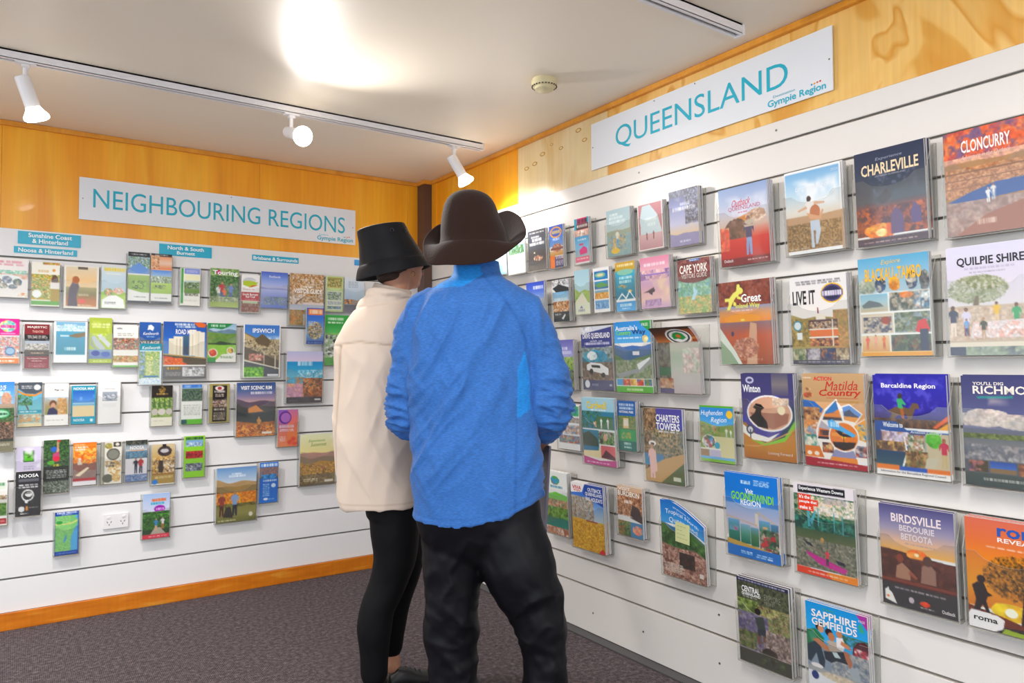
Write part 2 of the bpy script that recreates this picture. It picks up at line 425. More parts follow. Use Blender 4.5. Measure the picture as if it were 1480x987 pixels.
def cover_mesh(w, h, art, cells, sag=None):
    nx = max(16, int(w / cells)); ny = max(24, int(h / cells)); asp = h / w
    I, texts = paint(art, nx, ny, asp)
    xs = np.linspace(-w / 2, w / 2, nx); zs = np.linspace(h, 0, ny)
    XX, ZZ = np.meshgrid(xs, zs)
    P = np.stack([XX.ravel(), np.zeros(XX.size) - 0.0004, ZZ.ravel()], 1)
    P = warp(P, w, h, sag)
    me = bpy.data.meshes.new('cover')
    me.vertices.add(nx * ny); me.vertices.foreach_set('co', P.ravel())
    ii = (np.arange(ny - 1)[:, None] * nx + np.arange(nx - 1)[None, :]).ravel()
    F = np.stack([ii, ii + nx, ii + nx + 1, ii + 1], 1)
    me.loops.add(F.size); me.loops.foreach_set('vertex_index', F.ravel())
    me.polygons.add(len(F)); me.polygons.foreach_set('loop_start', np.arange(len(F)) * 4)
    me.polygons.foreach_set('use_smooth', [True] * len(F))
    me.update()
    at = me.attributes.new('Col', 'FLOAT_COLOR', 'POINT')
    C = np.concatenate([lin(I).reshape(-1, 3), np.ones((nx * ny, 1))], 1)
    at.data.foreach_set('color', C.ravel().astype(np.float32))
    me.materials.append(M_print)
    lms = []
    if texts:
        for x0, x1, y0, y1, c, s, bold, it in texts:
            V = []; Fa = []; Cc = []
            tv, tf = text_mesh(s, bold, 2)
            if not len(tv): continue
            ux = x0 + (x1 - x0) * tv[:, 0]; uy = y1 - (y1 - y0) * tv[:, 1]
            if it: ux = ux + (tv[:, 1] - .5) * (y1 - y0) * asp * 0.25; uy = uy - (tv[:, 0] - .5) * (y1 - y0) * 0.12
            o = len(V); V += list(zip((ux - .5) * w, ux * 0 - 0.0010, (1 - uy) * h)); Fa += [tuple(i + o for i in f) for f in tf]
            Cc += [tuple(lin(hx(c))) + (1,)] * len(tv)
            lm = bpy.data.meshes.new('lettering'); lm.from_pydata(warp(np.array(V), w, h, sag).tolist(), [], Fa)
            at = lm.attributes.new('Col', 'FLOAT_COLOR', 'POINT'); at.data.foreach_set('color', np.array(Cc, np.float32).ravel())
            lm.materials.append(M_print); lms.append(lm)
    return me, lms

def pages_mesh(w, h, t, sag):
    n = 40 if sag else 6
    V = []; F = []
    for k in range(n + 1):
        z = h * k / n
        for x in (-w / 2, -w / 6, w / 6, w / 2): 
            V += [(x, .0006, z), (x, t, z)]
    for k in range(n):
        for j in range(3):
            a = k * 8 + j * 2
            F += [(a, a + 2, a + 10, a + 8), (a + 1, a + 9, a + 11, a + 3)]
        a = k * 8; F += [(a, a + 8, a + 9, a + 1), (a + 6, a + 7, a + 15, a + 14)]
    for a in (0, n * 8):
        for j in range(3): F.append((a + j * 2, a + j * 2 + 1, a + j * 2 + 3, a + j * 2 + 2))
    me = bpy.data.meshes.new('pages'); me.from_pydata(warp(np.array(V, float), w, h, sag).tolist(), [], F)
    bm = bmesh.new(); bm.from_mesh(me); bmesh.ops.recalc_face_normals(bm, faces=bm.faces); bm.to_mesh(me); bm.free()
    me.materials.append(M_paper)
    return me

def link(name, me, parent, **k):
    o = bpy.data.objects.new(name, me); COL.objects.link(o); o.parent = parent
    return prop(o, **k)

FRONT = ('L13', 'L24', 'L28', 'L40')
SAG = {'R17': ('fold', 0.042), 'R26': ('droop', 0.085)}
def pocket(side, name, u, z, w, h, ncopy, key, tail, art, ob, ot, thick, fh):
    """one brochure stack in its clear holder"""
    left = side == 'L'
    lean = math.atan((ot - ob) / h)
    rot = (lean, 0, 0) if left else (lean, 0, -math.pi / 2)
    loc = (u, -ob, z) if left else (-ob, u, z)
    big = w > 0.19
    kind = 'magazine' if 'magazine' in key else ('leaflet' if ('leaflet' in key) else 'brochure')
    wall = 'left wall' if left else 'right wall'
    lab = key + ' ' + tail
    if len(lab.split()) > 16: lab = key + ' on the ' + wall
    grp = 'brochures and magazines racked on the ' + wall
    o = empty(kind, loc, rot, label=lab, cat=kind, group=grp)
    sag = SAG.get(name)
    cme, lme = cover_mesh(w, h, art, (0.0024 if big else 0.0030) if not left else 0.0034, sag)
    c = link('cover', cme, o)
    for q in lme: link('lettering', q, c)
    pme = pages_mesh(w * 0.997, h * 0.998, thick, sag)
    link('pages', pme, o)
    rs = random.Random(hash(name) % 1000 if False else sum(map(ord, name)))
    for i in range(ncopy):
        s = o.copy(); COL.objects.link(s)
        k = (i + 1) * (thick + 0.0016)
        R = Matrix.Rotation(rot[2], 4, 'Z') @ Matrix.Rotation(lean, 4, 'X')
        d = R @ Vector((rs.uniform(-.001, .003) if big else rs.uniform(-.001, .002), k, rs.uniform(0.0, .003)))
        s.location = Vector(loc) + d
        s['label'] = 'spare copy behind the front ' + key
        s['group'] = 'spare copies of the ' + key
        for ch in (c,):
            q = ch.copy(); COL.objects.link(q); q.parent = s
        q = bpy.data.objects.new('pages', pme); COL.objects.link(q); q.parent = s
    # holder
    hd = empty('brochure_holder', loc, rot, label='clear acrylic holder of the ' + key, cat='holder', group='clear acrylic holders on the ' + wall)
    g = 0.004 if not big else 0.005; T = 0.0024; tl = math.tan(lean)
    W2 = w / 2 + g
    yb = (ob - 0.0012) / math.cos(lean) if name not in FRONT else 0.019      # distance to wall at the foot
    zf = h * fh; zc = h * (fh - (0.10 if big else 0.07)); zb = h * 0.97
    pts = [(-W2, -T), (W2, -T), (W2, zf)]
    for j in range(0, 9):
        t = j / 8; x = W2 * (0.72 - 1.44 * t); pts.append((x, zf - (zf - zc) * math.sin(math.pi * t) ** 0.6))
    pts.append((-W2, zf))
    b = MB(); b.prism(pts, -0.0035 - T, -0.0035, edge=1)
    b.build('front_panel', [M_acr, M_acrE], hd)
    yl = lambda zz: yb + (0 if name in FRONT else zz * tl) - 0.001
    for sx in (-1, 1):
        xa, xb = (sx * W2, sx * (W2 + T))
        q = MB(); ys = [(-0.0035 - T, -T), (yl(0), -T), (yl(zb), zb), (yl(zb) * 0.5, zb * 0.985), (-0.0035 - T, zf)]
        n = len(ys); V = [(xa, y, zz) for y, zz in ys] + [(xb, y, zz) for y, zz in ys]
        q.add(V, [tuple(range(n)), tuple(reversed(range(n, 2 * n)))])
        q.mi = 1
        q.add(V, [(i, n + i, n + (i + 1) % n, (i + 1) % n) for i in range(n)])
        q.build('side_panel', [M_acr, M_acrE], hd)
    q = MB(); q.mi = 1; q.box(-W2 - T, W2 + T, -0.0035 - T, yl(0), -0.0035 - T, -0.0036)
    q.build('base_panel', [M_acr, M_acrE], hd)
    # back panel standing on the wall with the lip that hooks in the groove
    V = []
    for zz in (0, zb):
        for x in (-W2, W2): V += [(x, yl(zz) - 0.002, zz), (x, yl(zz), zz)]
    q = MB(); q.add(V, [(0, 2, 6, 4), (1, 5, 7, 3)]); q.mi = 1; q.add(V, [(0, 4, 5, 1), (2, 3, 7, 6), (4, 6, 7, 5), (0, 1, 3, 2)])
    q.build('back_panel', [M_acr, M_acrE], hd)
    return o

PLACES = '''
L1|-2.2124|1.5574|0.148|0.1812|0|white brochure with pink heading|and a ring of round photos, top row far left|q 0 0 1 1 fbf3f0;k .1 .06 .9 .2 2 e89aa8 3;n .0 .3 1 .42 9 1 6fc0a8 9ad0b8 f3efe8;n 0 .4 1 .52 9 2 f4d8c8 e8a890 e9c4a0;e .45 .58 .42 .17 fff;m .2 .58 .12 .09 5 1 8a8a98 c8a878 e4d8d0;m .45 .55 .13 .1 5 2 3a4a68 8a9ab0 c8c8d0;m .72 .6 .12 .09 5 3 7a9a60 c8b0a0 5a6a80;m .35 .7 .12 .07 5 4 b09080 e8e0d8 6a8a70;m .6 .72 .12 .06 5 5 a0a0b0 e0d0c0 708090;q 0 .84 1 1 fdf6f2;n .7 .87 1 .97 6 7 f08030 fdd0a0 fff
L2|-2.067|1.5215|0.1141|0.21|0|green and gold brochure with fruit growers|on the top row beneath the teal title plates|q 0 0 1 1 fdf8ea;n .4 0 1 .06 8 2 e05030 60a040 f0c040;n 0 .28 1 .85 12 3 4a8a3a 8ab84a f0c030 e87820 fff0c0;e .82 .4 .12 .12 6b4a34;q .65 .45 1 .6 f6f0ea;q .68 .6 .98 .9 b89a30;e .2 .72 .16 .09 fff;q 0 .88 1 .97 6ab04a;e .78 .18 .06 .03 f0a030;k .25 .18 .6 .24 1 e0c080 5
L3|-1.9177|1.5156|0.148|0.21|0|cream framed brochure of a woman at sunset|on the top row of the left wall|q 0 0 1 1 f2ece0;q .07 .04 .93 .94 e8d8b8 f0c890 f6dca8 e8c090;q .07 .5 .93 .94 b0a060 8a8048 c07840 d08850;c .07 .2 .93 .45 3 4 fff0d0;p 5a4a58 .12 .94 .15 .55 .25 .38 .38 .34 .44 .5 .36 .7 .4 .94;e .34 .34 .1 .09 b86838;e .52 .82 .1 .06 e86050;q .4 .03 .68 .09 6a5a48;k .4 .64 .7 .7 2 f0e0c0 5;k .4 .9 .8 .93 1 f0e0c0 4
L4|-1.7779|1.5227|0.1094|0.21|0|pale blue brochure with yellow title above lime hill|on the top row left of the black pair|q 0 0 1 .6 e0e8e8 c8dce8 b8d0e0;h .62 .03 3 4 8ac03a b8d848;h .7 .02 3 4 a8d050 c8e060;m .3 .62 .18 .1 6 2 e89058 f4e8d8 58a048;m .7 .58 .2 .08 6 3 f0c8a0 e8f0f0 e07040;p ffffff .05 .98 .05 .8 .3 .7 .6 .68 .9 .78 .96 .98;q 0 .98 1 1 b8e050;k .12 .04 .95 .12 1 f4d020 11;q .2 .17 .78 .2 e8f0f0;k .15 .84 .6 .9 2 8a8a8a 4
L5|-1.6643|1.5539|0.099|0.2601|0|black banded golf brochure, left of its pair|standing tall on the top row|q 0 0 1 1 f4f4f0;q 0 0 1 .09 2a2c30;n 0 .09 1 .4 10 3 5aa050 90b8e0 d8e8f0 7a6a50;p 6a9ae0 0 .35 .5 .2 1 .35 1 .42 0 .42;q 0 .45 1 .78 a8c850 88b040 9ac048;n .2 .56 .85 .72 8 5 98c048 a8c850 304020 98c048;p f4f4f0 0 .72 1 .82 1 .95 0 .95;q 0 .95 1 1 2a2c30;k .15 .04 .85 .06 1 e0e0e0 5;k .3 .86 .85 .88 1 909090 4
L6|-1.5589|1.5539|0.099|0.2604|0|black banded golf brochure, right of its pair|with an orange sunset panel, top row|q 0 0 1 1 f4f4f0;q 0 0 1 .06 2a2c30;q 0 .06 1 .32 f0a070 f0d0b8 e88048;n 0 .04 .4 .3 6 3 8a5030 e8a070 f4c8a0 f4c8a0;q 0 .33 1 .6 5a90e0 a0c8f0 e0ecf4;n 0 .45 1 .6 9 8 f0f4f8 5a6a40 88a860;q 0 .58 1 .8 b8d850 a0c840;n .1 .62 .7 .7 6 4 a8c848 506030 a8c848;q 0 .79 1 .95 f4f4f0;q 0 .94 1 1 3a3c40;k .2 .02 .8 .04 1 e0e0e0 5;k .2 .87 .8 .89 1 909090 4
L7|-2.2124|1.2456|0.0884|0.21|0|hot pink topped brochure with yellow swirl logo|on the second row at the far left|q 0 0 1 1 f8f4f0;q 0 0 1 .38 f0149c e81090;m .5 .17 .34 .13 5 1 f8e040 ffffff 40c0d0;k .2 .15 .8 .21 1 f0149c 5;q .2 .32 .8 .35 f8a0d0;n 0 .4 1 .85 9 4 f8f4f0 f08030 e04060 60b0d0 f8e8d8;e .6 .72 .22 .1 3a70b0;e .6 .72 .18 .07 9ac4e0;q 0 .88 1 1 f08020;k .1 .92 .8 .96 1 fff 5
L8|-2.0973|1.2224|0.099|0.21|0|dark red and black theatre brochure|on the second row under the gold and green one|q 0 0 1 1 8a1c24;q 0 .24 1 .72 1c1a1e;q 0 .38 1 .6 b0b8c8 d0d4dc;n .05 .44 .95 .58 9 3 e8e4e0 c8c0b8 706860;q 0 .58 1 .7 4a3c30;t .1 .9 .04 .1 f4e8e0 MAJESTIC /b;t .3 .75 .14 .19 e8b0a0 THEATRE /b;k .1 .26 .9 .34 3 d8d0c8 5;k .25 .64 .75 .67 2 f0c0a0 4;t .1 .9 .76 .8 f4e8e0 The Majestic Theatre;k .3 .82 .7 .84 1 f0e0d8 3;k .15 .88 .85 .97 3 c89090 6
L9|-1.9597|1.2495|0.1398|0.2004|0|white framed brochure of a turquoise bay|on the second row of the left wall|q 0 0 1 1 f2f4f8;q .07 .02 .93 .8 8ac0e0 5aa8c8 3a98b8 3090a8;n .07 .1 .93 .24 12 2 e8f4f8 8ac8e0 e8f0f0;p 8a7a60 .42 .36 .6 .3 .93 .26 .93 .36 .7 .4;q .2 .34 .45 .37 d8e8f0;k .33 .62 .66 .7 1 e8f4f4 9;k .3 .07 .7 .1 1 e0f0f8 3
L10|-1.8318|1.2472|0.099|0.2253|0|lime brochure with silver leaping animals|on the second row, slightly raised|q 0 0 1 1 b4c83c;c .1 .05 .9 .4 3 2 d8e468;k .1 .12 .9 .24 2 e8f0b0 2;n .15 .35 .85 .5 4 3 b8cc50 c8d870 b4c83c;p c0c8d0 .1 .42 .25 .4 .7 .66 .6 .76 .3 .62;p d8dce0 .35 .4 .5 .36 .95 .58 .85 .66;p a0a8b0 .1 .4 .2 .6 .55 .78 .5 .8 .08 .6;q 0 .7 1 .9 8aa8c0 6a80b0;e .3 .78 .18 .06 3040a0;e .72 .8 .2 .06 4868b8;q 0 .9 1 1 b0c430;k .2 .94 .8 .96 1 f8f8f0 5
L11|-1.7197|1.2267|0.1123|0.21|0|white brochure with market photo and green foot|on the second row, fifth pocket along|q 0 0 1 1 f6f4f0;e .25 .08 .12 .02 a0a0a0;k .15 .18 .8 .26 2 b0b0a8 4;n 0 .3 1 .58 10 4 5a8a40 e07030 3a3a50 f0e8e0 c84030;q 0 .6 1 .7 f0ece4;n 0 .72 1 .88 12 5 e0a030 c83828 5a9a40 f0d8b0;q 0 .95 1 1 7ac050
L12|-1.6077|1.2296|0.099|0.2278|0|navy blue brochure with white rearing animal emblem|half hidden behind the teal map|q 0 0 1 1 1a5ab4 1450a0 123c78;p ffffff .38 .18 .42 .08 .55 .06 .68 .12 .62 .2 .5 .17;t .18 .9 .22 .29 fff Kenilworth /i;k .35 .32 .7 .34 1 c0d8f0 3;q 0 .4 1 .8 283040;t .05 .95 .43 .49 f0e8d8 VILLAGE;n .3 .45 .95 .6 6 2 283040 a0a8b0 607088
L13|-1.6078|1.1366|0.1025|0.21|0|teal topped area map brochure|in front of the navy blue one|q 0 0 1 1 d4e4ee;q 0 0 1 .17 1a8ea4;t .12 .92 .06 .14 f4fcfc Kenilworth /i;n .05 .2 .9 .85 9 3 8ab05a b8c878 e0d8a0 6a9848 a0c0a0;n 0 .2 .25 .85 4 4 5a78b8 a0b8d8 88a858;n .3 .3 .6 .8 14 5 c0c870 f0e8c0 88a850;q .2 .78 .85 .82 2a70b0;n .1 .84 .9 .96 8 3 e8f0f4 a0c0e0 f0f4f8
L14|-1.441|1.1663|0.21|0.297|0|large blue road map magazine showing grain silos|on the second row of the left wall|q 0 0 1 .76 1450b0 1c60c0 3a88d8 78b0e0;p e86820 .7 .02 .85 0 1 .04 .95 .1 .8 .09;k .26 .03 .72 .07 1 f8f8f8 19;k .3 .075 .75 .11 1 f8f8f8 15;t .28 .72 .13 .22 f8f8f8 ROAD MAP /b;q .13 .3 .28 .6 e8e0c8;q .24 .26 .46 .6 f0e8d4;q .3 .3 .32 .6 c8bca0;q .38 .3 .4 .6 c8bca0;q .45 .24 .62 .58 406888 2a4868;q .6 .14 .76 .6 f4ecd8;q .74 .16 .86 .62 ece4d0;q .84 .18 .96 .64 f0e8d8;q .66 .16 .68 .6 d0c4a8;q .8 .18 .815 .6 c8bca0;p 504838 0 .56 1 .64 1 .76 0 .76;p c8a860 0 .56 1 .63 1 .65 0 .58;p e85018 0 .6 .2 .62 .5 .72 .6 .77 0 .77;n 0 .64 .45 .76 8 4 f07020 e84010 f8a030;q 0 .76 1 .78 f0f0f0;q 0 .78 1 1 6a6a70;q .45 .8 .96 .96 e8e8ec;n .48 .8 .96 .95 8 4 e8e8ec c8c8d0 787880 e8e8ec;q .1 .8 .4 .84 202020;k .1 .8 .4 .84 1 f0c020 10;k .05 .88 .42 .95 3 b0b0b0 6
L15|-1.255|1.2516|0.148|0.21|0|green cornered brochure of forested hills|with two round food photos|q 0 0 1 .3 90b8d8 c8dce8;h .18 .04 4 6 7a98b0 5a7a90;h .26 .04 3 7 4a7a38 8aa848;h .42 .05 4 8 5a9038 88b040;h .5 .05 7 9 284028 3a5a30;h .56 .02 4 4 8ac838 a0d848;p 1a8a44 0 0 .9 0 .7 .1 .5 .16 .2 .13 0 .16;k .12 .04 .36 .1 1 f4fcf4 4;k .42 .04 .62 .1 1 f4fcf4 3;p f4f4f0 .3 .95 .5 .8 1 .74 1 1 .2 1;q 0 .88 .3 1 2a9a50;e .2 .76 .16 .11 f4f4f0;m .2 .76 .13 .09 4 2 e04830 c83020 f0a070;e .8 .7 .13 .09 f4f4f0;m .8 .7 .1 .07 4 3 d89030 8a5020 f0c860;k .45 .83 .9 .9 2 70a070 4
L16|-1.0406|1.1655|0.2023|0.297|0|large IPSWICH magazine with blue sky|and an old verandah building|q 0 0 1 1 fdfdfd;q .03 .02 .97 .98 3a78d0 5a98e0 88b8ec c8dcf0;c .6 .2 1 .5 3 3 fff;p 8a7858 .03 .16 .35 .26 .5 .2 .68 .32 .97 .5 .97 .8 .03 .8;p c8b080 .03 .18 .97 .52 .97 .58 .03 .28;n .03 .28 .97 .58 20 3 c8b488 5a4c38 e0d0a8;p 5a4c38 .03 .42 .97 .68 .97 .9 .03 .64;q .55 .5 .57 .8 e8e0d0;q .85 .58 .87 .84 e8e0d0;p 6a5c44 .3 .3 .5 .18 .72 .3 .68 .42 .4 .38;p 48505c .03 .66 .97 .86 .97 .98 .03 .98;n .15 .55 .55 .68 8 7 e08878 f4d8c8 584838 c87060;p dcd8c8 .03 .66 .97 .82 .97 .84 .03 .69;n .03 .8 .55 .98 9 6 6ac030 a0e048 3a8020;q .65 .93 .95 .97 e8e8f0;t .24 .83 .08 .16 fff IPSWICH /b
L17|-1.4182|1.5525|0.099|0.1981|0|white brochure with green side stripe|and a small field photo, top row|q 0 0 1 1 fafaf4;q .06 .02 .17 .94 4aa848;q .2 .02 .97 .16 8a9ae0;k .3 .06 .85 .13 2 e0e4fc 5;q .2 .18 .97 .34 f4f4c8;q .2 .34 .97 .66 c8dce0 98b070 6a9a38;n .2 .38 .97 .55 9 3 5a7848 3a5a30 a8c078 c0d0c8;n .25 .66 .9 .74 12 4 8a8a70 f0f0e8 606050;k .2 .85 .9 .87 1 d0d0c8 3
L18|-1.2437|1.5503|0.148|0.21|0|Touring brochure of a family among trees|with a magenta letter in its title|q 0 0 1 1 6a9a48 3a6a3c 487a40 a0b870;n 0 0 1 .2 8 2 8ab060 b0c888 6a9848;n 0 .2 1 .75 10 3 3a6a38 5a8a4a 2a5030 88a868;t .08 .95 .05 .2 fff Touring /b;e .29 .11 .07 .06 e0148c;s .3 .82 .4 b88868 f0f0f0 8a9a90;s .42 .82 .48 c89878 c83030 4060a0;s .5 .84 .34 c89878 f06820 3a58a0;s .72 .8 .42 c89878 6a88d0 4a68a8;n 0 .72 1 .86 9 5 98a878 c8ccb0 70885a;q 0 .86 1 1 a8c060 b8cc78
L19|-1.1063|1.5264|0.099|0.21|0|white rail trail brochure with red title block|on the top row beside Touring|q 0 0 1 1 f8f8f6;e .45 .2 .36 .12 d0d4dc;p b8d030 .1 .28 .1 .18 .4 .16 .9 .2 .75 .3 .5 .34;p f4f0e8 .5 .14 .9 .17 .8 .2;p d83838 .4 .34 .6 .28 .9 .27 .6 .32;k .1 .38 .7 .4 1 d8a0a0 4;q .02 .46 .98 .68 c02030;t .08 .92 .49 .55 fff South Burnett /b;t .25 .75 .56 .61 fff Rail Trail /b;k .2 .64 .8 .66 1 f0c0c0 3;n .02 .7 .98 .98 8 3 8a6858 b89880 5a3a38 a03030;q .1 .7 .9 .75 b8c8a0
L20|-0.9744|1.5564|0.148|0.2036|0|lavender blue brochure of a calm bay at dusk|on the top row beneath the blue Brisbane plate|q 0 0 1 1 4a68d0 7a98e8 a8b8f0 d8d0f0 c8c8f4 8a9ae0 98a8e8;h .44 .02 3 3 8a90d8 a0a8e8;q 0 .48 1 .68 c0c8f8 8a9ce8;n .1 .68 1 .9 9 4 7a8ac8 9aa8d8 88a070 5a70b8;q 0 .9 1 1 7088d8;t .3 .72 .1 .16 fff Redlands
L21|-0.7851|1.465|0.2013|0.297|0|large visitor guide magazine with autumn foliage|over pale water at the right end of the top row|q 0 0 1 1 d8d0cc e8dcd8 f0dcd8 e8d8d8;n 0 0 1 .5 14 3 b07838 d8a868 e8d8d0 8a5c28;n .3 .1 1 .55 12 5 c08848 e8dcd8 8a6028 e0c8a0;n 0 .4 .4 .6 9 6 e8dcd4 a87840 e4d8d0;p 7a5838 .1 .72 .2 .55 .4 .45 .42 .46 .22 .58 .14 .76;q 0 .6 1 .72 b8c4d8 d0d4e0;n 0 .7 .6 1 10 8 a88848 d8b070 7a6a38 c87838;q .4 .78 1 1 b8c8e0 d8c0a0;k .35 .24 .65 .27 1 fff 18;t .12 .95 .29 .38 fff VISITOR GUIDE /b
L22|-0.62|1.5499|0.108|0.21|0|pale green framed brochure with two small photos|at the far end of the top row|q 0 0 1 1 c8dc98;q .1 .04 .9 .34 b0a050 789048 d8c878;n .1 .1 .9 .3 8 3 8a7838 c8b060 607838 e0d0a0;q .08 .42 .92 .94 e8ecd8;n .12 .44 .88 .66 8 4 7a9a60 a8b8d0 e8e8e0 5a7040;k .12 .7 .88 .8 3 8a98b0 5;n .12 .84 .88 .92 8 6 6a8ab8 c8d8e8 5a7a50
L23|-0.4968|1.5498|0.1252|0.21|0|pale blue brochure with an orange lit skyline|tucked by the beige shirt shoulder|q 0 0 1 1 e8eef4 d0e0f0 a8c4dc 8a98a8;k .2 .12 .7 .3 4 a8b8c8 4;n 0 .62 .5 .76 7 3 e88030 f0a850 5a4a50;n .4 .64 1 .78 7 4 9a9aa0 e89040 70788a;q 0 .78 1 1 5a5c70 8a7c88
L24|-0.7438|1.3545|0.1028|0.21|0|narrow blue brochure with orange banner|overlapping the large visitor guide|q 0 0 1 1 2a58b8 3a78d8 90b8e8 2050a8;q .1 .03 .92 .2 f08030;k .18 .06 .88 .16 1 f8f0e0 10;m .5 .62 .42 .24 8 3 3a4a38 e8d8c8 d8c040 4a78b0 c87850;k .1 .36 .5 .5 3 d8e8f8 3;q 0 .9 1 1 1a48a0;k .1 .94 .9 .96 1 d0e0f8 5
L25|-0.5991|1.2326|0.1591|0.297|0|green topped brochure with black and white cow|partly hidden by the beige shirt|q 0 0 1 .36 3ab048 2aa040 5ac060;q 0 .36 1 1 88c068 b8d0a0 80b858;n 0 .4 1 .86 6 4 f0f0ec 30302c 98b888 e8ece4;p 2c2c30 .3 .5 .7 .42 .95 .6 .7 .75 .5 .68;q 0 .84 1 1 68b050 50a048;k .12 .06 .72 .11 1 f4fcf0 11;k .12 .14 .7 .17 1 e0f4d8 4
L26|-0.7959|1.0163|0.21|0.297|0|large aqua beach magazine with rocky pink shore|hanging low beside the beige shirt|q 0 0 1 .22 b8bce0 c8c0e0 d8c8e0;q 0 .2 1 .65 1a8ac8 30a0d0 60bcd8 88c8dc;n .3 .36 1 .6 9 3 3aa0cc c8e8f0 48a8d0 78c0d8;h .6 .06 3 4 d88850 e0a070;n 0 .5 .5 .62 5 8 2a90c0 48a8d0 d88040;n 0 .62 .55 .92 5 6 d8a0b8 c890b0 e0a888;n .45 .52 1 .92 8 7 e07828 8a4830 d89858 483838;q 0 .88 1 1 484048;k .3 .2 .7 .28 1 e8f4f8 9;k .08 .94 .3 .95 1 e0e0e0 5;q .78 .92 .94 .95 e8e8e8
L27|-2.2239|0.9605|0.0817|0.1992|0|sky blue wildlife brochure with a smiling boy|behind another at the far left|q 0 0 1 .6 3a90e0 68b0ec a8d0f0;t .0 .6 .08 .2 fff WORLD OF /b;k 0 .22 .8 .34 1 e8f8ff 8;m .62 .42 .24 .17 5 3 d8a080 c88868 e0b090;q .3 .52 1 .7 b89878;q 0 .7 1 1 58483c
L28|-2.2233|0.8364|0.0783|0.2033|0|dark green bush tour brochure|in front of the sky blue wildlife one|q 0 0 1 1 3a4a38 2c3428;n 0 0 1 .35 8 3 4a6a40 688050 2c3c28;e .35 .14 .45 .11 2a9a58;e .35 .14 .38 .08 a8d8b8;k .05 .12 .68 .17 1 185838 8;n 0 .32 1 .7 8 4 3a3028 8a6850 d8a080 282420;q 0 .76 1 1 8a8468;k .1 .8 .8 .86 2 e8e0d0 4
L29|-2.1211|0.9461|0.0948|0.21|0|grey and orange topped brochure with palm and sea|second along the third row|q 0 0 1 1 58a8d8 68b8d8 80c8d0 b8d8d8;n 0 .28 .6 .52 7 4 3a7838 5a9a48 78b8d8 2a6030;p 6a5840 .3 .5 .36 .5 .5 .66 .44 .66;p f09020 0 .18 .3 .26 .7 .28 1 .2 1 .24 .7 .32 .3 .3 0 .22;p 505864 0 0 1 0 1 .2 .7 .27 .3 .25 0 .14;e .78 .12 .14 .06 f4f4f4;k .15 .08 .6 .15 2 f4f4f4 3;q 0 .62 1 .7 3aa0b8;k .1 .65 .8 .67 1 f0f8f8 4;n .05 .72 .95 .9 8 6 e8e0d0 e8a050 78b8c8 d89860;q 0 .92 1 1 e8d8b0
L30|-2.0144|0.9463|0.099|0.2031|0|white brochure with a keeper hugging a camel|on the third row|q 0 0 1 1 f8f6f4;p 303038 .4 .17 .45 .14 .5 .17 .56 .15 .6 .18;k .62 .15 .78 .18 1 808080 2;q .04 .32 .96 .74 c8d8ec b8a070 98a058;p d8a868 .5 .74 .55 .5 .58 .34 .75 .36 .82 .5 .9 .74;n .55 .36 .9 .72 6 2 d8a868 c89050 e4c090;e .36 .48 .14 .08 7a4828;e .37 .53 .09 .07 e0a888;p 2a2c58 .12 .74 .2 .6 .38 .56 .54 .64 .56 .74;k .1 .86 .8 .88 1 c0c0c0 3
L31|-1.9006|0.948|0.1039|0.1883|0|aqua framed NOOSA MAP brochure|with a sandy beach, third row|q 0 0 1 1 18a4c4;t .08 .94 .04 .11 fff NOOSA MAP /b;q .06 .14 .94 .46 2868c8 5898e0;c .3 .2 .94 .42 3 4 fff;q .06 .44 .94 .52 78b8e0;q .06 .52 .94 .8 e8d4a8 f0d8a8;q .06 .46 .94 .475 e8f4f8;t .1 .55 .86 .93 e8f8fc NOOSA /b;q .76 .86 .88 .94 e8f8fc
L32|-1.7903|0.9446|0.099|0.21|0|plain white leaflet with one small grey photo|on the third row|q 0 0 1 1 f4f2f2;q .2 .25 .84 .46 a8b0bc 7c88a0;n .2 .3 .84 .44 8 3 6a7080 d8dce0 9098a8;k .3 .16 .76 .19 1 c8c8cc 4;k .2 .52 .8 .6 3 e0dedf 5
L33|-1.549|0.9211|0.099|0.21|0|black topped winery brochure with green bottles|on the third row|q 0 0 1 .3 241c18;m .5 .11 .16 .08 5 3 c89838 8a6820 241c18;k .25 .2 .78 .24 1 c8a050 6;q 0 .3 1 .78 a8c858 78a038;n 0 .3 1 .76 10 4 88b040 c8d888 506828;p 4a7828 .06 .55 .1 .4 .12 .32 .16 .32 .18 .4 .22 .55;p 4a7828 .3 .55 .34 .4 .36 .32 .4 .32 .42 .4 .46 .55;p 4a7828 .54 .55 .58 .4 .6 .32 .64 .32 .66 .4 .7 .55;p 4a7828 .78 .55 .82 .4 .84 .32 .88 .32 .9 .4 .94 .55;e .18 .65 .15 .08 d0c8c0;e .5 .65 .17 .08 e0d8d0;e .84 .65 .15 .08 d0c8c0;q 0 .78 1 1 f0ecd8;k .1 .86 .6 .88 1 c8c0a8 4
L34|-1.4043|0.9231|0.103|0.21|0|white leaflet with blue sky strip and lime foot|on the third row|q 0 0 1 1 f2f4f0;q .04 0 .96 .1 3a78d0;c .1 0 .9 .1 3 3 fff;q .04 .1 1 .42 506858 3a5048;n .04 .14 1 .4 8 3 4a6450 6a8068 2a3c38;q .02 .09 1 .11 a8c8e0;k .1 .5 .9 .78 6 c0c4c0 6;q 0 .87 1 1 68c038;q .03 .88 .28 .98 2a5060
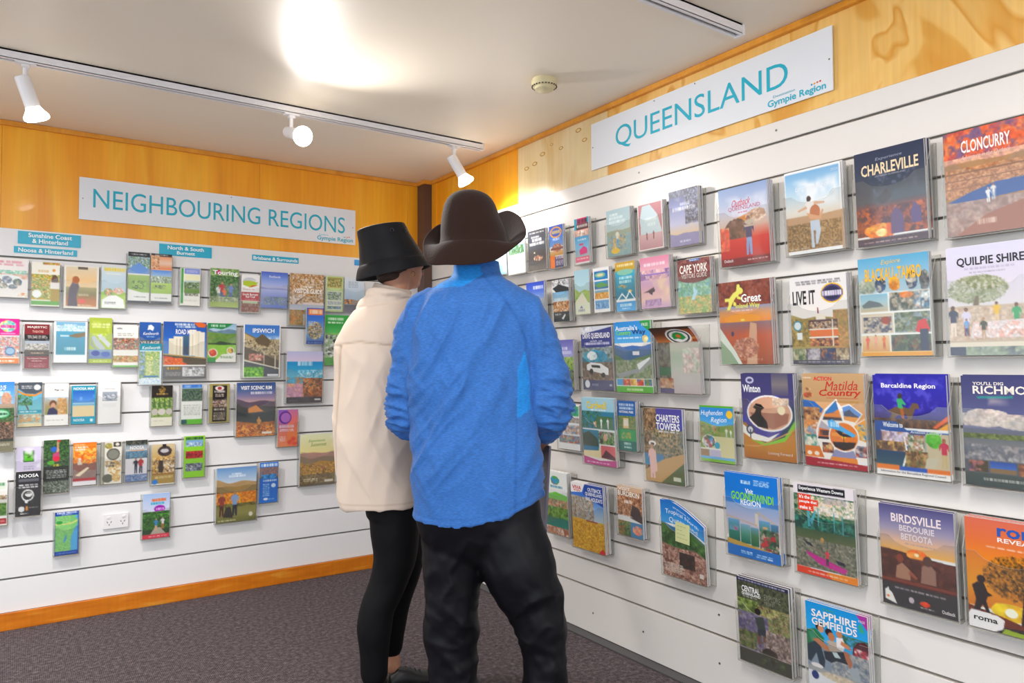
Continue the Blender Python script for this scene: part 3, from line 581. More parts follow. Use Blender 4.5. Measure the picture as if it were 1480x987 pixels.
L35|-1.2653|0.9247|0.1031|0.21|0|olive framed brochure with black panels|on the third row|q 0 0 1 1 a89c58;q .16 .05 .86 .97 241c1c;e .5 .12 .22 .06 f0e0d8;e .5 .12 .1 .04 a83038;k .25 .18 .78 .23 1 f0e8e0 8;k .3 .26 .7 .34 2 e8d8c8 3;n .16 .42 .86 .6 8 4 8a5838 b8b0c8 e0c8a0 4a2c20;k .25 .63 .75 .68 1 e8d8c0 5;k .22 .72 .8 .92 5 c8b8a0 5
L36|-1.0708|0.8408|0.21|0.297|1|large VISIT SCENIC RIM magazine at nightfall|with a walker on an orange ridge|q 0 0 1 .4 34508c 4c6498 8a7ca0 d8a898;h .34 .04 3 3 6a5868 5a4c60;h .44 .05 4 5 3c3c44 4a4840;h .56 .04 3 6 202c38 2c3430;h .74 .04 4 7 d88828 7a3818;n 0 .78 1 1 14 8 e89030 b84818 582818 f0b048;p d88838 .3 .48 .5 .42 .62 .5 .7 .54 .3 .56;s .58 .9 .26 c89060 d09040 704820;t .1 .9 .06 .13 fff VISIT SCENIC RIM /b;k .36 .17 .92 .22 1 e8e4f0 15;q .66 .92 .92 .96 e8e0d8
L37|-0.8926|0.7718|0.1123|0.21|0|narrow purple and orange brochure|below the aqua beach magazine|q 0 0 1 1 8a58b8 b868a8 e87858 f08848;q .5 0 1 1 c070a0 e07068 f08040 f07848;e .36 .22 .3 .17 5a2c88;e .38 .22 .24 .13 a868b8;k .08 .42 .8 .49 1 f4e8f8 10;k .08 .52 .8 .6 2 f4e0f0 5;e .78 .8 .12 .06 e84828;e .6 .88 .12 .06 e84828;e .85 .92 .12 .05 e84828;k .1 .72 .4 .86 4 f0d8e8 3
L38|-0.7171|0.5381|0.21|0.297|0|large pale green and orange valley magazine|lowest on the right, near the beige shirt hem|q 0 0 1 1 e4e8c0 e8dc98 e8c888 e0a878;c .5 .0 1 .3 2 4 f4f4ec;h .38 .04 3 4 c09080 a88078;h .46 .04 3 5 988068 8a7458;h .56 .04 5 6 d8a030 a87830;n 0 .58 1 .8 14 7 e0b038 a07030 785828 d89848;q 0 .8 1 1 6a5c44;n 0 .78 1 .96 12 8 8a7848 5a4c38 a88858;t .24 .7 .1 .17 8ab058 Experience /i;t .3 .74 .17 .24 7aa048 Somerset /i;s .66 .78 .16 c89068 b87058 705040;q .7 .9 .94 .95 e8e0d0;k .1 .86 .5 .92 2 e8e0c0 4
L39|-2.1225|0.6679|0.099|0.1828|0|lilac leaflet with bright green square|behind the black NOOSA leaflet|q 0 0 1 1 dcd4ec d0c4e4;q .3 .1 .7 .4 305030;q .33 .12 .68 .37 58b828;m .5 .24 .14 .05 4 3 386820 68c838 68c838;k .3 .48 .7 .6 2 b0a8c0 3;c 0 0 1 .6 2 5 f4f0fc
L40|-2.1223|0.5295|0.099|0.21|0|black NOOSA leaflet with white compass emblem|on the fourth row|q 0 0 1 1 303034;t .12 .9 .06 .14 fff NOOSA /b;q .12 .17 .9 .24 686870;k .12 .29 .86 .38 2 d8d8d8 4;e .48 .54 .24 .13 f4f4f4;e .48 .54 .19 .1 303034;e .52 .52 .14 .055 f4f4f4;p f4f4f4 .36 .64 .52 .64 .46 .72 .38 .7;q .4 .48 .6 .5 303034;e .25 .84 .12 .06 f0f0f0;q .42 .78 .5 .88 e09040;k .55 .8 .9 .83 1 c0c0c0 4;k .2 .93 .5 .95 1 f0f0f0 3
L41|-2.0113|0.6229|0.1039|0.2547|0|dark treetop brochure with hanging climber|in pink top and blue helmet|q 0 0 1 1 202820;n 0 0 1 .5 10 3 2a4a28 4a7838 1c2c20 5a8848;p d8a080 .52 .02 .58 .02 .6 .28 .5 .28;e .4 .18 .12 .05 2868c8;e .6 .03 .06 .02 d83030;p c8487c .38 .26 .6 .22 .62 .34 .48 .4 .36 .34;e .5 .36 .13 .05 e0284c;e .3 .43 .14 .04 58b828;k .36 .46 .62 .5 1 f0d020 8;k .1 .56 .9 .72 5 b8b8b8 5;q 0 .77 1 1 38403c;n 0 .78 1 1 12 5 485848 6a7868 2c342c c8c8c0
L42|-1.8923|0.6477|0.099|0.21|0|orange sunset brochure with lighthouse|on the fourth row|q 0 0 1 .5 f07818 f8a028 f8c868 e87038;n 0 .1 1 .5 4 3 f8b040 f07818 f8c860 e86020;h .5 .06 3 4 98685c 885850;h .66 .05 3 5 a88880 88706c;q .22 .36 .34 .46 e8d8c8;q .2 .46 .4 .52 e0d0c0;p f0e0c0 .1 .76 .6 .58 .7 .6 .3 .78;q 0 .83 1 .89 b83840;q 0 .89 1 1 f0ecf0;k .1 .04 .5 .07 1 f8e8d8 3;k .1 .09 .6 .13 1 fff 13;k .1 .15 .5 .19 1 fff 5
L43|-1.7787|0.6437|0.0941|0.21|0|grey edged brochure with plates of food|on the fourth row|q 0 0 1 1 e8e4d8;q 0 0 .2 1 7a786c;q .06 0 .16 1 b0ac9c;q .62 .02 .95 .12 201c18;e .78 .07 .1 .035 e8e0d0;e .6 .3 .3 .14 585850;e .6 .3 .25 .11 88887c;m .4 .1 .18 .07 5 3 c8a048 e8d8a0 889040;m .66 .62 .3 .18 6 4 e8c068 f4e8c8 c89040 f8f0e0;e .36 .86 .24 .1 68685c;m .75 .85 .2 .1 6 5 c89858 f0d8a8 d8b878;n .25 .45 .95 .6 6 7 e8e4d8 3a3430 d8a860
L44|-1.6647|0.6453|0.099|0.21|0|NOOSA beach brochure with two walkers|on the fourth row|q 0 0 1 1 5a7890 e0dcd8 d8d4d8 6880a8;n 0 0 1 .12 9 2 3a4038 787060 283030;t .2 .85 .14 .22 f4f0e8 NOOSA /b;q .2 .25 .85 .28 e8a878;n 0 .26 1 .5 9 3 5a8098 7898a8 3c6480;q 0 .44 1 .84 e0dce0 dcd8e0;s .48 .8 .36 c09070 303040 485068;s .7 .8 .38 c09070 b83038 40485c;n 0 .82 1 .97 8 5 6880b0 a8b4cc 506898
L45|-1.5394|0.6178|0.1078|0.21|0|brown brochure of chefs at a stove|with a blue dot, fourth row|q 0 0 1 .78 d8c8a0 c8a058 8a5828;m .55 .18 .3 .13 5 2 3c3030 504040 3c3030;e .55 .17 .18 .05 c8c4c8;q .45 0 .62 .08 302828;n 0 .32 1 .72 9 4 d8a040 583820 e8c878 8a5828 f0e0c0;e .82 .52 .2 .12 e8b860;q .3 .4 .7 .7 3c2c24;n .5 .4 1 .7 6 6 e8c078 583820 f4e8d8;q 0 .75 1 .97 b09048;k .15 .78 .9 .84 2 e8d8a0 4;e .16 .92 .12 .06 2080e0
L46|-1.3892|0.6423|0.1029|0.2186|0|bright lime leaflet with three photo strips|at the right end of the fourth row|q 0 0 1 1 90d430;k .1 .03 .92 .09 1 18482c 14;q .1 .1 .9 .26 68a0d8 e8f0f4;n .1 .16 .9 .26 8 3 e8f0f4 5878a0 90b8e0;q .1 .37 .9 .54 a81828;n .1 .37 .9 .54 8 4 c81828 580c18 e03038;n .1 .66 .9 .84 9 5 8898b0 303c58 c8ccd8 58483c
L47|-2.2435|0.493|0.08|0.21|0|white green and red leaflet cut by the frame|low on the far left|q 0 0 1 1 f4f4f0;q 0 .05 .9 .2 e8f0e0;k .2 .06 .9 .12 1 2a8048 6;q 0 .25 .95 .42 f0ece4;n .2 .33 .95 .43 8 3 483028 a88858 f0e8d8;q 0 .42 .95 .5 e8e4e0;n .1 .5 .95 .78 8 5 5a9038 305820 88b050;q .5 .84 .95 .96 b82830;k .2 .88 .9 .92 1 e8a0a0 3
L48|-1.9636|0.3198|0.099|0.21|0|blue bordered coastal map leaflet|lowest on the left wall, alone under the outlet row|q 0 0 1 1 1c4cb0;k .1 .015 .92 .06 1 f0f4fc 16;k .3 .065 .7 .085 1 f0f4fc 5;q .04 .1 .95 .9 7cc878;p 58b0e8 .95 .3 .8 .42 .7 .56 .66 .7 .68 .9 .95 .9;p 58b0e8 .95 .1 .82 .14 .95 .2;n .04 .1 .66 .9 14 3 78c870 90d080 a8d888 68b868;p d0dc80 .04 .25 .4 .28 .7 .26 .95 .2 .95 .24 .7 .3 .04 .3;e .2 .25 .13 .04 38a048;p 4898d0 .5 .5 .42 .6 .36 .68 .42 .72 .5 .62;q 0 .92 1 1 1c4cb0;k .1 .94 .9 .97 2 a0c0f0 6
L49|-1.5698|0.3467|0.1262|0.2306|0|festive brochure with hedge maze and purple splash|hanging low right of the power outlet|q 0 0 1 .42 a8c4f0 c4d4f4 d8dcf4;k .35 .14 .85 .18 1 f05048 3;k .34 .12 .86 .19 1 f07830 5;k .3 .2 .8 .25 1 38a8d0 5;e .62 .35 .2 .08 a020b0;k .48 .33 .78 .38 1 f8e0fc 6;q 0 .4 1 .92 284828;n 0 .4 1 .8 12 3 205020 3a7828 183018 58a838;n 0 .46 1 .52 6 4 48a028 68c038 305820;p b8b0a0 .3 .9 .45 .76 .65 .76 .85 .9;s .5 .84 .28 d8a888 3890d0 e0b090;s .74 .8 .26 d8a888 e8e8e8 c87850;q 0 .9 1 1 e83850;k .25 .94 .9 .96 1 fcd8dc 5
L50|-1.1711|0.3819|0.21|0.297|0|large magazine of two people in an orange field|lowest and largest on the left wall|q 0 0 1 .3 6a98d0 98b8dc c8d4e0;h .26 .05 3 3 a88860 b89868;h .36 .04 4 4 8a7850 a88048;h .46 .03 5 5 58501c 786428;q 0 .48 1 .68 e89018 d87810;n 0 .46 1 .68 14 6 f0a020 d87010 c86010 f8b838;q 0 .68 1 1 8a8840 98904c 6a6c34;n 0 .66 1 .72 9 7 4c3c20 787030 8a8840;p 3c3430 .18 .9 .24 .72 .36 .72 .42 .92;s .14 .88 .42 c89068 984038 583028;s .46 .88 .44 c89068 88a8d8 282c3c;k .38 .11 .62 .14 1 e8f4fc 8;k .3 .145 .72 .185 1 f0f8ff 13;e .86 .88 .05 .04 e8e0d0;k .05 .95 .5 .97 1 e8e0b8 5
L51|-0.9982|0.4661|0.1025|0.2264|0|narrow blue leaflet with a city aerial photo|beside the orange field magazine|q 0 0 1 1 1c70d8 1868d0 1c78dc;k .08 .04 .94 .11 1 fff 7;q 0 .13 1 .4 485878;n 0 .13 1 .38 12 3 b87848 485878 7890b0 a85838;n .1 .3 .9 .4 5 4 3888c8 58a0d8 2c5c90;k .2 .43 .9 .48 1 fff 8;k .2 .52 .55 .84 7 a8d0f8 3;e .75 .58 .12 .05 d8ecfc;e .36 .9 .12 .03 f0f8ff;k .5 .9 .8 .92 1 f0f8ff 2
R0|-0.9041|1.7165|0.1832|0.21|0|pale sky blue brochure half hidden by the brown hat|on the right wall top row|q 0 0 1 1 78bce8 90c8f0 a8d4f4 88c4ec;c 0 0 1 1 2 3 c8e4f8
R1|-1.0868|1.7054|0.1577|0.21|0|white brochure with small green treetop photo|right of the sky blue one beneath the hat brim|q 0 0 1 1 a8d0f4 c0dcf4 e8f0f4;n .1 .3 .95 .52 9 3 3a7038 6a9848 a8c8e0 285030;q 0 .52 1 1 eceef0 dfe4ea;p c8ccd4 .3 .62 .6 .58 .9 .66 .6 .72;k .2 .85 .8 .88 1 b0b0b8 3
R2|-1.2697|1.7034|0.148|0.2015|1|charcoal caravan and camping brochure|second of the narrow ones on the top row|q 0 0 1 1 505058 484c58 3a3c44 6a5850;k .1 .06 .9 .09 1 c8c8cc 5;k .2 .16 .65 .2 1 f4f4f4 13;k .25 .22 .75 .29 1 fff 4;k .1 .31 .9 .38 1 fff 10;e .35 .56 .04 .02 f0d8b0;m .55 .7 .24 .07 5 3 c87858 f0e0c8 583c34;q 0 .86 1 1 6a6058
R3|-1.4254|1.6992|0.1048|0.203|1|narrow brochure with gold oval badge and mine arch|on the right wall top row|q 0 0 1 .5 3058c8 4078d8 68a0e0;e .5 .17 .42 .13 f0a830;e .5 .17 .34 .1 4858b8;k .22 .13 .8 .2 1 f8d860 7;k .25 .3 .75 .36 2 f0f4fc 3;q 0 .6 1 .72 d8b078 c89048;m .55 .53 .34 .1 6 3 c87858 e8a888 6a3c30;q .1 .52 .98 .58 8a4838;q 0 .72 .4 1 f07818;q .35 .74 1 1 4a4870;k .42 .75 .96 .8 1 f4d8e8 4;k .42 .83 .95 .95 3 d8c8d8 3
R4|-1.616|1.6961|0.099|0.21|1|narrow brochure with black and cyan banner and pink van|on the right wall top row|q 0 0 1 .26 18a8c8;q .2 0 .9 .14 e83878;k .25 .03 .9 .12 1 181820 4;q .15 .13 1 .26 5a3838;k .2 .15 .95 .21 1 f8f4f0 6;q 0 .26 1 .4 e8b0a0;m .5 .34 .36 .06 5 4 c89070 f4e0d8 fff;q 0 .4 1 .84 48a8e0 78c0e8 a8b8c0;k .2 .46 .8 .49 1 e8f4fc 3;p e83088 .3 .7 .6 .62 .85 .68 .85 .78 .35 .8;q .3 .56 .6 .6 e04878;q 0 .84 1 .96 e86888;k .1 .87 .9 .9 1 fce0e8 4;q 0 .96 1 1 f0e8ec
R5|-1.8619|1.7014|0.148|0.2033|2|pale teal brochure of people wading|first of the three wide ones on the top row|q 0 0 1 1 a8c4cc b4ccd0 c8d0c4 88a8ac;k .15 .09 .5 .14 1 e8f4f4 7;k .12 .16 .7 .22 1 e4f4f4 7;k .12 .24 .8 .3 1 e4f4f4 10;h .46 .02 3 4 98a088 a8b098;h .56 .03 4 6 7aa0a8 98b8b8;n .1 .55 .8 .88 7 3 88a8ac d8a058 68a8c0 e8c878 6888a0;s .45 .8 .36 d8a888 e8e0d0 58a0c0;e .35 .88 .18 .06 e8c040
R6|-2.053|1.7028|0.1411|0.1949|2|pink framed brochure of two people in a cove|middle of the three wide ones on the top row|q 0 0 1 1 f4f0f0;q .04 .03 .96 .97 c87880 b86c78 b87880;p c8dce4 .2 .06 .5 .05 .75 .25 .9 .65 .15 .65 .08 .35;p c8dce4 .5 .05 .8 .3 .95 .66 .1 .66 .12 .4 .28 .08;q .06 .66 .94 .95 d8b0b4 c09098;k .3 .32 .76 .4 1 e8f4f4 9;k .38 .43 .7 .5 1 e8f4f4 5;s .35 .78 .16 884848 8a5050 704040;s .62 .78 .17 884848 8a5050 704040
R7|-2.2338|1.6951|0.148|0.2207|2|violet night sky brochure with dark tree|third of the three wide ones, standing tallest|q 0 0 1 1 404868 6870a8 a0a8d8 c8c8e8 e8c8a0 9898b8;n .55 0 1 .62 13 3 3c3c48 a8b0d8 30303c 8890b8;n 0 .0 .6 .12 10 4 404058 586078 8890b0;h .78 .02 4 5 9894c0 8884b0;c 0 .1 .5 .6 2 7 e8e8f8;c .3 .55 1 .8 2 8 f8e0a8;k .4 .24 .7 .29 1 f0f0fc 7;k .12 .31 .9 .38 1 f0f0fc 12;k .35 .9 .7 .93 1 d8d8f0 3
R8|-1.4594|1.4362|0.1219|0.2017|2|small brochure of a ute, meal and black foot|second row beside the blue sleeve shoulder|q 0 0 1 1 d8dce0;n .0 0 1 .14 8 2 e8e8e8 484850 c8ccd0;p 303438 0 .2 .4 .12 1 .22 1 .3 .3 .34;q 0 .3 1 .5 78b0d8 a8d0e8;k .1 .44 .9 .5 1 e8f4fc 6;n 0 .52 1 .78 7 4 c87830 e8b070 8a4820 f0e0c8;q 0 .76 1 1 28282c;p f0f0f0 .5 .92 .7 .82 .75 .84 .6 .95;k .1 .8 .5 .84 1 c8c8c8 3
R8b|-1.2555|1.4339|0.148|0.21|1|royal blue brochure peeking over the blue shoulder|at the left end of the second row|q 0 0 1 .4 3048b8 4868c8 88a8e0;k .4 .1 .95 .18 1 f0f4fc 5;q 0 .4 1 1 a8b0c0 788098
R9|-1.6162|1.4621|0.1045|0.2027|1|pale coastal brochure with green dunes|on the second row|q 0 0 1 1 a8d0e0 b8dce8 c8e0e4 e0e8d0;h .46 .05 3 3 c8d878 90b048;n 0 .5 .7 .72 8 4 88b048 c8d890 a0c060;p e8e4d0 .5 .5 .95 .8 .95 1 0 1 0 .72;q 0 .75 1 1 e4e8d0;p 6868b0 .3 .86 .42 .8 .52 .86;k .2 .88 .65 .93 1 8888a8 5
R10|-1.7493|1.4631|0.1066|0.1988|1|white brochure with four island photo strips|on the second row|q 0 0 1 1 f4f4f4;q .08 .08 .92 .27 1868b8 2888c8;e .45 .17 .32 .06 78c0a8;e .45 .17 .2 .03 e8dcb0;q .08 .3 .92 .48 38a0d0 2068b0;p 68a858 .08 .38 .5 .33 .92 .4 .92 .43 .3 .45;q .08 .51 .92 .7 78b0d8 e8a848;n .08 .56 .92 .7 8 3 e8a030 f0c868 c87828;q .08 .73 .92 .92 78b0e0 4888c8;n .08 .78 .92 .9 7 4 68a0d8 a8d0e8 3878b8
R11|-1.9023|1.4582|0.1195|0.21|2|gold topped teal reef brochure with mountain lines|on the second row|q 0 0 1 .18 d8a828 c8a838;k .12 .04 .92 .09 1 fcf4d0 11;q 0 .18 1 .75 48b0d0 18a0c0 1088a8 107898;e .5 .21 .4 .06 88c8b0;k .2 .29 .85 .35 1 e8f8f8 12;k .2 .37 .8 .43 1 e8f8f8 10;m .35 .5 .24 .04 5 2 e0a840 18a0b8 d87840;e .72 .6 .1 .03 e8c048;p f0f8fc .05 .76 .32 .62 .5 .72 .7 .58 .98 .78 .98 .8 .7 .62 .52 .76 .32 .66 .05 .8;q 0 .8 1 1 38a0e0 58b0ec;k .2 .84 .8 .9 1 e8f8fc 10;k .3 .93 .7 .95 1 d8ecf8 3
R12|-2.0751|1.4599|0.1616|0.21|2|pink and lilac sunset brochure with kangaroo|on the second row|q 0 0 1 1 e888a8 e8a0b8 f0c8c8 d8a8d0 e8b8c0 f0c8c0 c8a0c8;n 0 .26 1 .44 4 4 e8b0b8 a078b8 9068b0 f0c8c8;q 0 .33 1 .36 9878c8;c 0 .4 1 .8 2 3 f8d8b8;p 4c3848 .08 .68 .25 .65 .35 .62 .42 .6 .5 .64 .48 .68 .42 .69 .4 .74 .34 .72 .28 .68;q .43 .59 .47 .64 4c3848;n .15 .82 .7 .95 6 5 b890c0 9878a8 c8a0c8;k .14 .12 .86 .18 1 fce8f0 6
R13|-2.2827|1.4261|0.1615|0.21|2|CAPE YORK visitors guide with green river valley|right end of the second row|q 0 0 1 1 783838 8a5048;n 0 0 1 .35 8 2 6a2c30 8a4840 985850;q .38 0 .7 .05 3060b0;q 0 .38 1 1 b8d8b8 98c8b8 a8c890 c8c078;n 0 .38 1 .7 8 4 88b888 b8d8c0 68a880 80b8c8;n 0 .68 1 1 10 5 a8c078 e0a860 88a860 e8c888 78a868;e .5 .36 .44 .08 7c3c38;p b8e0f0 .45 .5 .6 .6 .5 .75 .4 .75 .48 .62;t .07 .93 .1 .26 f8f0e8 CAPE YORK /b;t .12 .9 .27 .35 f0e8e0 VISITORS GUIDE;k .4 .02 .66 .04 1 e8ecfc 3
R14|-1.4689|1.1099|0.1663|0.2358|2|violet topped brochure of a green avenue|beside the blue sleeve on the third row|q 0 0 1 .34 6a68b8 8888d0 a8a8e0;k .45 .14 .75 .2 1 e8e8fc 3;k .5 .22 .9 .28 1 e8e8fc 6;q 0 .34 1 1 88b048 789848 404838;n 0 .34 1 .65 9 3 88b848 b8d060 507830 a8c860;n 0 .6 1 .95 7 4 6a6c68 485038 88a058;q 0 .95 1 1 484c78
R15|-1.7306|1.1156|0.205|0.2844|1|DRIVE magazine with white four-wheel drive|left on the third row|q 0 0 1 .14 d8dce8;n .02 0 .4 .12 8 2 d8dce8 a8acb8 f0f0f4;p 3c4488 0 .12 1 .02 1 .32 0 .36;t .06 .95 .1 .2 f4f4fc DRIVE QUEENSLAND /b;t .3 .7 .21 .24 e8e8f8 with us;k .12 .25 .92 .29 1 e8e8f8 25;q 0 .34 1 .86 7088a0 488098 706860 806c58;n 0 .33 1 .5 9 4 5a6a58 88a0a8 68706c a8b8c0;m .45 .47 .4 .1 5 5 3898b8 50a8c0 2c88b0;m .35 .46 .16 .07 4 6 e8f0f4 fff c8dce4;n 0 .56 1 .88 10 7 786454 584c48 98806c;p f0f0f4 .15 .6 .3 .56 .62 .58 .85 .66 .84 .76 .5 .72 .16 .68;p 303438 .3 .6 .58 .61 .6 .65 .32 .64;e .3 .7 .06 .04 28282c;e .68 .76 .06 .04 28282c;q 0 .84 1 1 4c5078;e .15 .9 .08 .06 e8ecf4;k .86 .9 .95 .93 1 e8ecf4 4;k .3 .89 .5 .93 2 a8b0d0 2
R16|-1.9579|1.1122|0.216|0.297|1|blue Country Way magazine over mountain road|with a green corner flash|q 0 0 1 .3 2890e0 38a0e8 58b0ec;t .04 .66 .05 .12 e8f4ff Australia's /b;t .06 .48 .12 .2 88e030 Country /b;t .5 .88 .11 .2 203878 Way /b;k .1 .22 .74 .24 1 e8f4ff 5;p 28a048 .7 0 1 0 1 .16 .86 .1;t .78 .95 .03 .07 f0fcf0 FREE;m .85 .25 .08 .05 4 3 f0e0a0 e8c878 f0e0a0;h .34 .02 4 3 3868b0 4878b8;h .4 .03 3 5 305898 3a6a88;h .5 .05 3 6 487048 688850;n 0 .54 1 .8 10 7 5a7848 a8a898 788868 889868;p 989c9c .0 .74 .6 .66 1 .5 1 .58 .7 .7 .1 .8;p e8ecf0 .6 .6 .95 .5 .95 .53 .65 .68;q .5 .42 .68 .47 e8e8ec;q 0 .8 1 .91 e8e8e0;q .02 .81 .2 .9 48a0d8;n .2 .81 .4 .9 6 2 c84830 e8a060 883020;n .4 .81 .56 .9 6 3 e0b040 c88830 f0d070;n .58 .81 .76 .9 6 4 d84030 f0a030 3858b0;n .78 .81 .98 .9 6 5 4878b0 789848 3858a0;q 0 .91 1 1 58b838;k .3 .94 .75 .97 1 f0f8e0 20
R17|-2.2121|1.1152|0.21|0.2722|3|slumped brown magazine with round green map badge|curling forward on the third row|q 0 0 1 .26 483028 6a3c28 c87840;n .4 .05 1 .26 6 3 b86030 d88848 703828 a84828;e .6 .17 .3 .13 f0f0ec;e .6 .17 .26 .11 383030;e .6 .17 .22 .09 f0f0ec;p 2a9a48 .44 .17 .5 .12 .62 .1 .72 .13 .76 .2 .66 .23 .56 .21 .46 .22;e .6 .17 .06 .03 d87830;q 0 .26 1 1 b8b4a8 a8b8a0 c8c4c0 b8a8a8;n 0 .26 .3 .95 5 4 6a6058 787868 58504c;q 0 .62 .3 .74 386848;n .0 .78 .35 .92 6 6 b89068 984838 c8a888;q 0 .93 .35 1 48386c;n .6 .35 1 .7 4 7 d8c8c0 c8a8a0 b8c0b0
R18|-1.5116|0.8325|0.1609|0.21|1|white brochure with grid of photos|left end of the fourth row, by the dark forearm|q 0 0 1 1 f0f4fa;n .55 .03 .97 .25 3 2 38a868 e0a838 4888c8;n .35 .28 .97 .4 8 4 a8a098 c8b8a8 787880;n .05 .45 .97 .65 9 5 6a98c8 e8c8b0 b87850 f0e8e4;n .05 .68 .97 .85 9 6 4888c0 e0b890 68a0a8 c84830;q 0 .86 1 1 f4f6fa
R19|-1.737|0.7846|0.214|0.297|1|Cardwell magazine with coastal aerial and pink foot|on the fourth row|q 0 0 1 .2 a8d4e4 98d0e8;t .16 .78 .05 .16 f4d820 Cardwell /b;k .3 .17 .75 .19 1 f0f8fc 4;q 0 .2 1 .48 3888a8 186890;n 0 .2 .6 .45 7 3 2878a0 38809c 286040 488868;m .62 .38 .25 .1 6 4 e8d8d0 285838 d8a080 e8f0f4;q .45 .27 .95 .46 487850;s .6 .45 .16 d8a080 e8ecf0 e8ecf0;s .8 .45 .16 d8a080 e8ecf0 e8ecf0;q 0 .46 1 .48 e8f0f4;q 0 .48 .5 .74 1888a8 106880;p 304838 0 .55 .2 .5 .45 .6 .48 .72 0 .72;n .5 .49 .97 .68 7 5 3a7838 302c28 68a048 c8b8a0;e .7 .58 .06 .05 e0b090;p f0e0b0 0 .76 1 .7 1 .9 0 .88;p 2078a8 0 .74 .5 .72 .48 .78 0 .8;q .55 .7 .98 .88 e06870;p 582838 .55 .88 .7 .76 .98 .86 .98 .9;p c8308c 0 .88 .5 .93 1 .9 1 1 0 1;k .1 .95 .8 .97 1 f8d0e8 6
R20|-1.9043|0.8635|0.109|0.21|2|narrow teal and green national park leaflet|between two large magazines on the fourth row|q 0 0 1 .3 1858a8 2068b0;k .1 .05 .9 .1 1 f0f4fc 10;k .12 .12 .9 .17 1 f0f4fc 9;t .1 .9 .19 .24 f0f4fc NATIONAL PARK /b;q 0 .3 1 .6 588848 388048;n 0 .3 1 .56 7 3 688848 a09050 387840;q .3 .34 .6 .54 e8c888;q .33 .37 .57 .5 f0ece0;q 0 .57 1 .8 20a058;n .2 .62 .7 .76 5 5 20a058 60b840 d8a040 18a058;q 0 .8 1 1 107068;k .3 .83 .7 .88 1 d8f0e8 5;k .3 .91 .7 .94 1 d8f0e8 2
R21|-2.126|0.7568|0.21|0.297|1|CHARTERS TOWERS magazine with woman in pink by rocks|right on the fourth row|q 0 0 1 .3 5048a0 4850a8;n 0 0 .35 1 9 2 987858 6a5038 b89870 483828;n .3 .28 1 .7 12 3 988468 5c7058 788c98 b8a078 4a4c3c;q 0 .62 .5 .78 5080b0 3890b8;n .2 .3 .9 .6 14 5 a89070 485038 c8a878 686c60;p c8a068 0 1 .0 .85 .5 .68 1 .58 1 1;p 58704c .4 1 1 .7 1 1;t .34 .94 .08 .18 f8f8f8 CHARTERS /b;t .34 .94 .19 .29 f8f8f8 TOWERS /b;k .4 .3 .9 .32 1 e8e8f8 4;e .22 .48 .1 .035 f4f0e8;e .22 .49 .05 .02 483028;s .2 .95 .46 c89878 f0c0b8 f0c0c0;p f0c4bc .12 .6 .3 .6 .32 .85 .14 .9;q .72 .9 .9 .95 d8dcc8
R22|-2.3836|0.8651|0.1569|0.21|0|green banded Hughenden brochure with hillside|in the small pocket on the fourth row|q 0 0 1 1 58b030;q .02 .04 .98 .5 2888d8 48a0e0 88c4e8;t .05 .7 .08 .2 f4fcff Hughenden /i;t .35 .8 .2 .32 f4fcff Region /i;e .88 .15 .09 .07 f0c030;h .33 .05 2 3 a8a060 68a040;h .46 .05 3 6 68a040 b8a870;n 0 .36 .6 .56 8 4 c8a078 88a050 58983c a87858;q .35 .54 1 .9 d8d0a0 e0d8a8;s .78 .56 .18 d8a888 f0e8e0 c8c8d0;s .9 .56 .16 d8a888 f0e8e0 c8c8d0;e .26 .64 .2 .12 f4f4e8;m .26 .64 .18 .11 6 5 3890d8 e8e0d8 386838 c84840;e .5 .7 .08 .06 48a8c8;q 0 .76 .6 .78 f4f4e8;q 0 .78 .25 .9 a88868;q .26 .78 .6 .9 c8c0d8;q 0 .9 1 .94 78b8e8;q 0 .94 1 1 88c048
R23|-1.429|0.4248|0.1806|0.297|2|white and green brochure with orange and blue emblem|at the left end of the lowest row|q 0 0 1 .28 f4f8f4;m .5 .14 .18 .07 4 2 30a0d0 e84828 50b048;k .3 .22 .8 .26 1 2888b0 10;p 68c838 0 .4 .5 .32 1 .36 1 .44 0 .44;q 0 .44 1 .56 e8e8e0;n 0 .44 1 .56 8 4 b87048 e8c8a0 487840 d88868;q 0 .57 1 .72 387828;n 0 .56 1 .74 8 5 388028 68b040 285c20 88c058;q 0 .73 1 .88 10786c 0c8878;q 0 .88 1 1 c89878;n 0 .88 1 1 5 7 c88058 e8d8c8 a86048
R24|-1.6592|0.3945|0.2204|0.297|3|yellow grassland rail holiday magazine|with a white and red logo corner|q 0 0 1 .55 2058c8 3878d8 88b0e0 c8d0d0;n 0 .2 .7 .6 12 3 a89880 c8c0b0 887058 98a8b8;p f8f8f8 0 0 .45 0 .36 .13 0 .16;t .05 .34 .04 .1 e02828 VIVA /b;k .1 .11 .3 .125 1 e02828 2;p 1848a8 .45 0 1 0 1 .3 .4 .16;t .54 .96 .04 .1 f4f8ff OUTBACK /b;t .46 .98 .11 .17 f4f8ff QUEENSLAND /b;t .48 .98 .18 .24 f4f8ff RAIL HOLIDAYS /b;h .55 .03 3 4 d8a838 e8c048;q .45 .54 .8 .58 a84828;n 0 .56 1 1 14 5 e8b020 f0c840 b88010 d89818;p e83028 .82 .97 .92 .92 1 .96 1 1 .8 1
